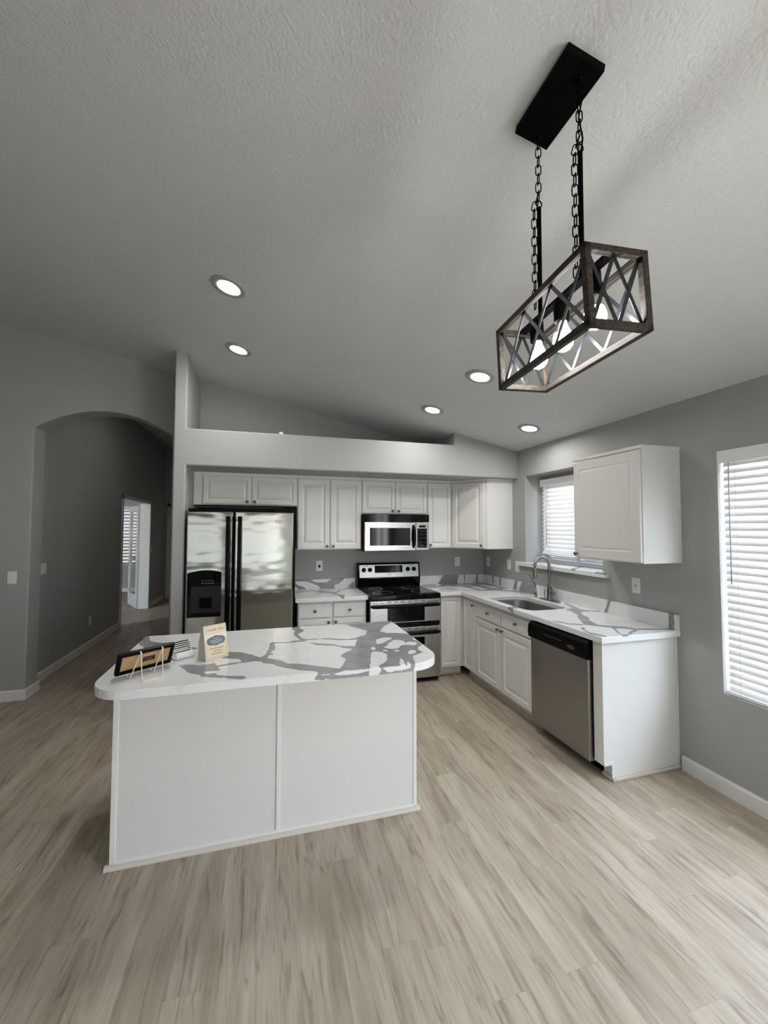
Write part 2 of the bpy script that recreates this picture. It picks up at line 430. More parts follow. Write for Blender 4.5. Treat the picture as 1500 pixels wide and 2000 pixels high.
def wall_with_holes(name, axis, c0, c1, s0, s1, z0, zt, holes, m):
    """vertical wall; axis 'x': plane of constant x between c0..c1 running along y s0..s1; holes (s0,s1,z0,z1)"""
    b = B()
    ss = sorted({s0, s1, *[h[0] for h in holes], *[h[1] for h in holes]})
    for a, e_ in zip(ss, ss[1:]):
        mid = (a + e_) / 2; zs = [z0, zt]; hh = [h for h in holes if h[0] < mid < h[1]]
        cuts = [z0]
        for h in sorted(hh, key=lambda q: q[2]): cuts += [h[2], h[3]]
        cuts.append(zt)
        for k in range(0, len(cuts), 2):
            if cuts[k + 1] - cuts[k] < 1e-4: continue
            if axis == 'x': b.box(c0, c1, a, e_, cuts[k], cuts[k + 1])
            else: b.box(a, e_, c0, c1, cuts[k], cuts[k + 1])
    bmesh.ops.remove_doubles(b.bm, verts=b.bm.verts, dist=1e-4)
    # drop the inner faces where boxes meet
    seen = {}
    for f in list(b.bm.faces):
        key = tuple(sorted(v.index for v in f.verts)); seen.setdefault(key, []).append(f)
    bmesh.ops.delete(b.bm, geom=[f for k, q in seen.items() if len(q) > 1 for f in q], context='FACES_ONLY')
    return obj(name, b, m, kind='structure')

SWIN = (-1.94, -0.885, 1.20, 2.17)     # sink window
BWIN = (-4.71, -2.86, 0.60, 2.085)     # tall blind window
wall_with_holes('wall_right', 'x', 0.0, 0.25, YF, 0.2, 0.0, cz(0) + 0.02, [SWIN, BWIN, (-7.1, -5.2, 0.0, 2.1)], M['wall'])
RWIN = (-3.8, -0.8, 0.5, 2.05); RWIN2 = (-6.9, -4.3, 0.5, 2.05)
wall_with_holes('wall_front', 'y', YF - 0.2, YF, XL - 0.2, 0.25, 0.0, 2.44, [RWIN, RWIN2], M['wall'])
obj('wall_front', B().prism([(XL - 0.2, YF - 0.2, 2.44), (0.25, YF - 0.2, 2.44), (-6.2, YF - 0.2, cz(-6.2) + 0.03), (XL - 0.2, YF - 0.2, cz(-6.2) + 0.03)], (0, 0.2, 0)), M['wall'], kind='structure')
obj('wall_left', B().box(XL - 0.2, XL, YF, 0.1, 0, cz(-6.2) + 0.02), M['wall'], kind='structure')
# wall behind the cabinets
obj('wall_back', B().prism([(0.25, 0, 0), (0.25, 0, cz(0)), (-3.4964, 0, cz(-3.4964) + 0.02), (-3.4964, 0, 0)], (0, 0.14, 0)), M['wall'], kind='structure')
# end post, soffit beam and right-hand block: one plastered wall with bullnose corners
XP0, XP1, ZS0, ZS1, XN, YS = -3.4964, -3.3927, 2.1605, 2.4969, -0.7723, -0.7487
b = B().prism([(XP0, YS, -0.02), (XP0, YS, cz(XP0) + 0.05), (XP1, YS, cz(XP1) + 0.05), (XP1, YS, ZS1), (XN, YS, ZS1), (XN, YS, cz(XN) + 0.05),
               (0.02, YS, cz(0) + 0.05), (0.02, YS, ZS0), (XP1, YS, ZS0), (XP1, YS, -0.02)], (0, -YS, 0))
obj('wall_soffit', b, M['wall'], kind='structure', bevel=0.014)
# arched wall
pts = [(XL, -0.08, 0), (-4.84, -0.08, 0), (-4.84, -0.08, 2.562)]
for i in range(1, 24):
    x = -4.84 + 1.20 * i / 24; pts.append((x, -0.08, 2.76 - 0.55 * (x + 4.24) ** 2))
pts += [(-3.64, -0.08, 2.562), (-3.64, -0.08, 0), (-3.485, -0.08, 0), (-3.485, -0.08, cz(-3.485) + 0.03), (-6.2, -0.08, cz(-6.2) + 0.03), (XL, -0.08, cz(-6.2) + 0.03)]
obj('wall_arch', B().prism(pts, (0, 0.22, 0)), M['wall'], kind='structure', bevel=0.012)
# hall behind the arch
HX = -4.95
def hall_top(x0, x1, y0, y1, z0): 
    return B().prism([(x0, y0, z0), (x1, y0, z0), (x1, y0, cz(x1) + 0.02), (x0, y0, cz(x0) + 0.02)], (0, y1 - y0, 0))
b = hall_top(HX - 0.16, HX, 0.14, 2.86, 0)
b2 = hall_top(HX - 0.16, HX, 2.86, 4.44, 2.08)
hw = obj('wall_hall', b, M['wall'], kind='structure')
obj('wall_hall', b2, M['wall'], kind='structure')
obj('wall_hall', hall_top(HX - 0.16, HX, 4.44, 5.6, 0), M['wall'], kind='structure')
obj('wall_hall_end', B().prism([(HX - 0.16, 5.6, 0), (-3.4, 5.6, 0), (-3.4, 5.6, cz(-3.4) + 0.02), (HX - 0.16, 5.6, cz(HX - 0.16) + 0.02)], (0, 0.14, 0)), M['wall'], kind='structure')
obj('wall_hall_right', hall_top(-3.4964, -3.40, 0.14, 5.6, 0), M['wall'], kind='structure')
# room behind the glazed door
HW = (-6.95, -5.75, 0.66, 2.14)
wall_with_holes('wall_study', 'y', 7.0, 7.15, -8.6, HX - 0.16, 0, 2.6, [HW], M['wall'])
obj('wall_study', B().prism([(-8.6, 7.0, 2.6), (HX - 0.16, 7.0, 2.6), (HX - 0.16, 7.0, cz(HX) + 0.03), (-6.2, 7.0, cz(-6.2) + 0.03), (-8.6, 7.0, cz(-6.2) + 0.03)], (0, 0.15, 0)), M['wall'], kind='structure')
obj('wall_study_side', B().box(-8.75, -8.6, 0.14, 7.15, 0, cz(-6.2) + 0.02), M['wall'], kind='structure')
obj('wall_study_side', B().prism([(HX - 0.16, 5.74, 0), (HX, 5.74, 0), (HX, 5.74, cz(HX) + 0.02), (HX - 0.16, 5.74, cz(HX - 0.16) + 0.02)], (0, 1.4, 0)), M['wall'], kind='structure')

# baseboards
def baseboard(name, F, a0, a1, h=0.095, t=0.014):
    b = B().prism([F(a0, 0, 0.0), F(a0, 0, t), F(a0, h - 0.014, t), F(a0, h - 0.005, t - 0.004), F(a0, h, t - 0.009), F(a0, h, 0.0)], Vector(F(a1, 0, 0)) - Vector(F(a0, 0, 0)))
    return obj(name, b, M['trim'], kind='structure')
FR = frame((0, 0, 0), (0, -1, 0), (-1, 0, 0))           # right wall, a = -y
FB = frame((0, 0, 0), (1, 0, 0), (0, -1, 0))            # back wall, a = x
baseboard('baseboard_right', FR, 2.5935, 5.2)
baseboard('baseboard_arch', frame((0, -0.08, 0), (1, 0, 0), (0, -1, 0)), XL, -4.8265)
baseboard('baseboard_arch_jamb', frame((-4.84, 0, 0), (0, 1, 0), (1, 0, 0)), -0.0935, 0.154)
baseboard('baseboard_hall', frame((HX, 0, 0), (0, 1, 0), (1, 0, 0)), 0.14, 2.80)
baseboard('baseboard_hall_far', frame((HX, 0, 0), (0, 1, 0), (1, 0, 0)), 4.52, 5.6)
baseboard('baseboard_study', frame((0, 7.0, 0), (1, 0, 0), (0, -1, 0)), -8.6, HX - 0.16)

# casings of the hall doorways
CF = frame((HX, 0, 0), (0, 1, 0), (1, 0, 0))
b = B()
for a0, a1 in ((2.80, 2.862), (4.438, 4.50)): b.fbox(CF, a0, a1, 0, 2.14, -0.172, 0.014, 0.003)
b.fbox(CF, 2.80, 4.50, 2.078, 2.14, -0.172, 0.014, 0.003)
obj('trim_1', b, M['trim'], kind='structure')
EF = frame((0, 5.6, 0), (1, 0, 0), (0, -1, 0))
d2 = obj('door_2', B().fbox(EF, -4.80, -4.02, 0.01, 2.08, -0.005, 0.02, 0.003), M['trim'], kind='structure')
b = B()
for a0, a1 in ((-4.875, -4.80), (-4.02, -3.945)): b.fbox(EF, a0, a1, 0, 2.155, 0, 0.018, 0.003)
b.fbox(EF, -4.875, -3.945, 2.08, 2.155, 0, 0.018, 0.003)
obj('door_frame', b, M['trim'], parent=d2)
# glazed door leaf standing open into the room beyond
DF = frame((-5.13, 4.43, 0.012), (-0.45, 0.89, 0), (0.89, 0.45, 0))
d1 = bpy.data.objects.new('door_1', None); COL.objects.link(d1); d1.location = (-5.13, 4.43, 0); d1['kind'] = 'structure'
b = B()
b.fbox(DF, 0, 0.11, 0, 2.03, -0.02, 0.02, 0.003); b.fbox(DF, 0.65, 0.76, 0, 2.03, -0.02, 0.02, 0.003)
b.fbox(DF, 0.11, 0.65, 0, 0.26, -0.02, 0.02, 0.003); b.fbox(DF, 0.11, 0.65, 1.92, 2.03, -0.02, 0.02, 0.003)
obj('door_leaf_frame', b, M['trim'], parent=d1)
obj('door_glass', B().fbox(DF, 0.11, 0.65, 0.26, 1.92, -0.004, 0.004), M['glass'], parent=d1)
b = B().lathe(DF(0.70, 0.95, 0.02), DF(0, 0, 1) - DF(0, 0, 0), [(0.028, 0), (0.028, 0.008), (0.010, 0.012), (0.010, 0.04), (0.026, 0.05), (0.028, 0.065), (0.0, 0.078)])
obj('door_handle', b, M['nickel'], parent=d1, smooth=True)

# windows
def window(name, F, a0, a1, b0, b1, c, split=True, g='dimmed'):
    r = bpy.data.objects.new(name, None); COL.objects.link(r); r.location = F(a0, b0, c); r['kind'] = 'structure'
    b = B(); t = 0.045
    b.fbox(F, a0, a1, b0, b0 + t, c, c + 0.06, 0.003); b.fbox(F, a0, a1, b1 - t, b1, c, c + 0.06, 0.003)
    b.fbox(F, a0, a0 + t, b0 + t, b1 - t, c, c + 0.06, 0.003); b.fbox(F, a1 - t, a1, b0 + t, b1 - t, c, c + 0.06, 0.003)
    if split: m_ = (a0 + a1) / 2; b.fbox(F, m_ - 0.025, m_ + 0.025, b0 + t, b1 - t, c, c + 0.06, 0.003)
    obj('window_frame', b, M['vinyl'], parent=r)
    obj('window_glass', B().fbox(F, a0 + t, a1 - t, b0 + t, b1 - t, c + 0.02, c + 0.026), M[g], parent=r)
    return r
W1 = window('window_1', FR, 0.991, 1.884, 1.2415, 2.1145, -0.262)
for k in range(4): obj('sash_rail', B().fbox(FR, 0.994, 1.881, 1.243 + k * 0.022, 1.262 + k * 0.022, -0.201, -0.193 + 0.002 * (k % 2), 0.002), M['sash'], parent=W1)
W2 = window('window_2', FR, -BWIN[1], -BWIN[0], BWIN[2], BWIN[3], -0.19, g='glass')
wall_with_holes('wall_recess', 'x', 0.188, 0.25, SWIN[0], SWIN[1], SWIN[2], SWIN[3], [(-1.885, -0.990, 1.241, 2.115)], M['wall'])
FF = frame((0, YF, 0), (-1, 0, 0), (0, 1, 0))
W3 = window('unseen_window_3', FF, -RWIN[1], -RWIN[0], RWIN[2], RWIN[3], -0.15)  # unseen window, mirrored in the fridge, made wide to add light
W5 = window('unseen_window_5', FF, -RWIN2[1], -RWIN2[0], RWIN2[2], RWIN2[3], -0.15)  # second unseen window, put in for daylight and the fridge reflection
FS = frame((0, 7.0, 0), (1, 0, 0), (0, -1, 0))
W4 = window('window_4', FS, HW[0], HW[1], HW[2], HW[3], -0.13, split=False, g='dimmed_dark')  # glass darkened to keep the study dim
D3 = window('added_door', FR, 5.2, 7.1, 0.0, 2.1, -0.16, g='glass')  # unseen glazed door, added to let in more daylight
# yard wall seen under the sink blind
obj('wall_garden', B().box(3.2, 3.4, -9, 6, -0.3, 1.75), M['block'], kind='structure')

# ------------------------------------------------------------------ cabinet fronts and knobs
DOORP = [(0, -0.006), (0.002, -0.002), (0.006, 0), (0.050, 0), (0.054, -0.007), (0.060, -0.0105), (0.066, -0.0105), (0.088, -0.001), (0.094, 0)]
SLIMP = [(0, -0.006), (0.002, -0.002), (0.006, 0), (0.036, 0), (0.040, -0.007), (0.045, -0.0105), (0.050, -0.0105), (0.066, -0.001), (0.070, 0)]
DRAWP = [(0, -0.006), (0.003, -0.002), (0.010, 0)]
PANP = [(0, -0.004), (0.004, 0), (0.062, 0), (0.070, -0.004), (0.078, -0.004), (0.086, 0)]
def knob(F, a, b_, c, parent):
    ax = F(0, 0, 1) - F(0, 0, 0)
    k = B().lathe(F(a, b_, c), ax, [(0.0, 0), (0.009, 0), (0.009, 0.002), (0.0055, 0.005), (0.005, 0.013), (0.009, 0.017), (0.0145, 0.020), (0.0155, 0.024), (0.013, 0.028), (0.006, 0.031), (0, 0.0315)], 20)
    return obj('knob', k, M['knob'], parent=parent, smooth=True)
def door(F, a0, a1, b0, b1, parent, kb=None, prof=DOORP, name='door', c=0.0, th=0.019):
    d = obj(name, B().panel(lambda x, y, z: F(x, y, z + c + th), a0, a1, b0, b1, th - 0.001, prof), M['cab'], parent=parent)
    if kb: knob(F, kb[0], kb[1], c + th, d)
    return d

# ---- wall cabinets on the back wall
WB0, WT, WD = 1.3725, 2.134, 0.322
def FW(): return frame((0, -WD, 0), (1, 0, 0), (0, -1, 0))
fw = FW()
def wall_cab(label, x0, x1, z0, doors, filler=None, over=0.0):
    r = thing('wall_cabinet', label, 'cabinet', (x0, 0, z0), 'white wall cabinets')
    b = B().box(x0, x1, -WD, -0.001, z0, WT)
    if filler: b.box(filler[0], filler[1], -WD, -0.001, filler[2], WT)
    obj('cabinet_body', b, M['cab'], parent=r)
    X0 = filler[0] if filler else x0
    obj('crown_strip', B().box(X0, x1, -WD - 0.012, -0.001, WT, 2.1595, 0.002), M['cab'], parent=r)
    for (a0, a1, kx, kz) in doors:
        door(fw, a0, a1, z0 + 0.008, WT - 0.010, r, (kx, kz), SLIMP if (WT - z0) < 0.5 or a1 - a0 < 0.31 else DOORP)
    return r
wall_cab('short wide white wall cabinet with two doors above the refrigerator', -3.335, -2.386, 1.832, [(-3.305, -2.851, -2.884, 1.868), (-2.842, -2.392, -2.812, 1.868)], filler=(-3.390, -3.335, 1.832))
wall_cab('tall white two-door wall cabinet between the refrigerator and the microwave', -2.384, -1.690, WB0, [(-2.377, -2.041, -2.070, 1.409), (-2.034, -1.698, -2.004, 1.409)])
wall_cab('short white two-door wall cabinet above the microwave', -1.688, -0.917, 1.757, [(-1.680, -1.306, -1.338, 1.795), (-1.299, -0.925, -1.267, 1.795)])
wall_cab('narrow white single-door wall cabinet right of the microwave', -0.915, -0.612, WB0, [(-0.908, -0.622, -0.884, 1.414)])
# diagonal corner cabinet
r = thing('corner_wall_cabinet', 'diagonal white corner wall cabinet with one angled door beside the sink window', 'cabinet', (-0.61, 0, WB0))
b = B().prism([(-0.001, -0.001, WB0), (-0.610, -0.001, WB0), (-0.610, -WD, WB0), (-WD, -0.650, WB0), (-0.001, -0.650, WB0)], (0, 0, WT - WB0))
obj('cabinet_body', b, M['cab'], parent=r)
b = B().prism([(-0.001, -0.001, WT), (-0.610, -0.001, WT), (-0.610, -WD - 0.012, WT), (-WD - 0.008, -0.662, WT), (-0.001, -0.662, WT)], (0, 0, 2.1595 - WT))
obj('crown_strip', b, M['cab'], parent=r)
dv = Vector((-WD + 0.610, -0.650 + WD, 0)); dl = dv.length
fd = frame((-0.610, -WD, 0), dv, (dv.y, -dv.x, 0))
door(fd, 0.022, dl - 0.034, WB0 + 0.008, WT - 0.010, r, (dl - 0.062, WB0 + 0.04))
# right wall cabinet
r = thing('wall_cabinet', 'white single-door wall cabinet on the right wall between the sink window and the tall blind', 'cabinet', (0, -2.31, WB0), 'white wall cabinets')
obj('cabinet_body', B().box(-0.001, -WD, -2.617, -2.006, WB0, WT), M['cab'], parent=r)
obj('crown_strip', B().box(-0.001, -WD - 0.012, -2.630, -1.994, WT, 2.156, 0.002), M['cab'], parent=r)
obj('scribe_strip', B().box(-0.001, -0.018, -2.623, -2.6165, WB0, WT), M['cab'], parent=r)
fr = frame((-WD, 0, 0), (0, -1, 0), (-1, 0, 0))
door(fr, 2.012, 2.611, WB0 + 0.008, WT - 0.010, r, (2.045, WB0 + 0.035), PANP)

# ---- base cabinets
BT = 0.876
def base_cab(label, F, a0, a1, depth, fronts, group='white base cabinets', name='base_cabinet', toe=True):
    """F has c = 0 on the face frame; fronts: (kind, a0, a1, b0, b1, knob)"""
    r = thing(name, label, 'cabinet', F(a0, 0, 0), group)
    b = B().fbox(F, a0, a1, 0.10, 0.64 if name == 'sink_cabinet' else BT, -depth, 0)
    if name == 'sink_cabinet': b.fbox(F, a0, a1, 0.64, BT, -0.020, 0)
    obj('cabinet_body', b, M['cab'], parent=r)
    if toe:
        obj('toe_kick', B().fbox(F, a0, a1, 0.0, 0.10, -depth, -0.075), M['cab'], parent=r)
        obj('shoe_moulding', B().fbox(F, a0, a1, 0.0, 0.018, -0.075, -0.060, 0.004), M['shoe'], parent=r)
    for k, x0, x1, z0, z1, kb in fronts:
        if k == 'drawer': door(F, x0, x1, z0, z1, r, kb, DRAWP, 'drawer_front')
        else: door(F, x0, x1, z0, z1, r, kb, SLIMP if x1 - x0 < 0.3 else DOORP)
    return r
fbb = frame((0, -0.600, 0), (1, 0, 0), (0, -1, 0))
base_cab('white base cabinet with two drawers over two doors between refrigerator and range', fbb, -2.392, -1.697, 0.598,
         [('drawer', -2.385, -2.056, 0.712, 0.855, (-2.221, 0.783)), ('drawer', -2.036, -1.705, 0.712, 0.855, (-1.872, 0.783)),
          ('door', -2.385, -2.051, 0.115, 0.700, (-2.085, 0.668)), ('door', -2.041, -1.705, 0.115, 0.700, (-2.016, 0.668))])
base_cab('narrow white base cabinet front between the range and the inner corner', fbb, -0.900, -0.6005, 0.598,
         [('door', -0.874, -0.634, 0.112, 0.860, None)])
fbr = frame((-0.600, 0, 0), (0, -1, 0), (-1, 0, 0))
base_cab('narrow white base cabinet in the inner corner left of the sink cabinet', fbr, 0.6005, 0.898, 0.598,
         [('door', 0.634, 0.890, 0.112, 0.835, (0.872, 0.805))])
base_cab('white sink base cabinet with two drawer fronts over two doors', fbr, 0.900, 1.850, 0.598,
         [('drawer', 0.912, 1.362, 0.705, 0.835, (1.165, 0.782)), ('drawer', 1.384, 1.832, 0.705, 0.835, (1.630, 0.782)),
          ('door', 0.912, 1.362, 0.112, 0.690, (1.344, 0.670)), ('door', 1.384, 1.832, 0.112, 0.690, (1.414, 0.670))], name='sink_cabinet')
# end panel right of the dishwasher
r = thing('cabinet_end_panel', 'white end panel closing the cabinet run beside the dishwasher', 'panel', (-0.3, -2.53, 0))
b = B().prism([(-0.001, -2.486, 0), (-0.545, -2.486, 0), (-0.545, -2.486, 0.10), (-0.618, -2.486, 0.10), (-0.618, -2.486, BT), (-0.001, -2.486, BT)], (0, -0.077, 0))
obj('end_board', b, M['cab'], parent=r)
b = B()
b.prism([(-0.618, -2.563, 0.10), (-0.560, -2.563, 0.10), (-0.560, -2.563, 0.02), (-0.545, -2.563, 0.02), (-0.545, -2.563, 0.118), (-0.618, -2.563, 0.118)], (0, -0.004, 0))
obj('notch_trim', b, M['cab'], parent=r)
obj('scribe_strip', B().box(-0.018, -0.001, -2.563, -2.572, 0.02, BT), M['cab'], parent=r)
b = B(); b.box(-0.545, -0.001, -2.563, -2.581, 0, 0.022, 0.005); b.box(-0.563, -0.545, -2.486, -2.581, 0, 0.022, 0.005)
obj('shoe_moulding', b, M['shoe'], parent=r)

# ------------------------------------------------------------------ island
IX0, IX1, IY0, IY1 = -3.3802, -1.8443, -2.4696, -1.835
r = thing('kitchen_island', 'white kitchen island base with two flat back panels on the plank floor', 'island', ((IX0 + IX1) / 2, (IY0 + IY1) / 2, 0))
obj('island_body', B().box(IX0 + 0.004, IX1 - 0.004, IY0 + 0.010, IY1, 0.0, 0.876), M['cab'], parent=r)
obj('back_panel', B().box(IX0 + 0.012, -2.616, IY0 + 0.004, IY0 + 0.0105, 0.01, 0.876), M['island'], parent=r)
obj('back_panel', B().box(-2.610, IX1 - 0.012, IY0 + 0.004, IY0 + 0.0105, 0.01, 0.876), M['island'], parent=r)
obj('corner_strip', B().box(IX0, IX0 + 0.026, IY0, IY0 + 0.026, 0.02, 0.876, 0.003), M['cab'], parent=r)
obj('corner_strip', B().box(IX1 - 0.022, IX1, IY0, IY0 + 0.026, 0.02, 0.876, 0.003), M['cab'], parent=r)
obj('batten_strip', B().box(-2.624, -2.604, IY0 - 0.003, IY0 + 0.006, 0.03, 0.876, 0.002), M['cab'], parent=r)
obj('bottom_rail', B().box(IX0 + 0.02, IX1 - 0.02, IY0 - 0.002, IY0 + 0.006, 0.015, 0.034, 0.002), M['cab'], parent=r)
b = B(); b.prism([(IX0 - 0.017, IY0 - 0.017, 0), (IX0 - 0.017, IY0 - 0.017, 0.006), (IX0 - 0.017, IY0 - 0.010, 0.016), (IX0 - 0.017, IY0, 0.020), (IX0 - 0.017, IY0 + 0.004, 0.020), (IX0 - 0.017, IY0 + 0.004, 0)], (IX1 - IX0 + 0.034, 0, 0))
b.box(IX0 - 0.015, IX0 + 0.004, IY0, IY1, 0, 0.018, 0.004); b.box(IX1 - 0.004, IX1 + 0.015, IY0, IY1, 0, 0.018, 0.004)
obj('shoe_moulding', b, M['shoe'], parent=r)

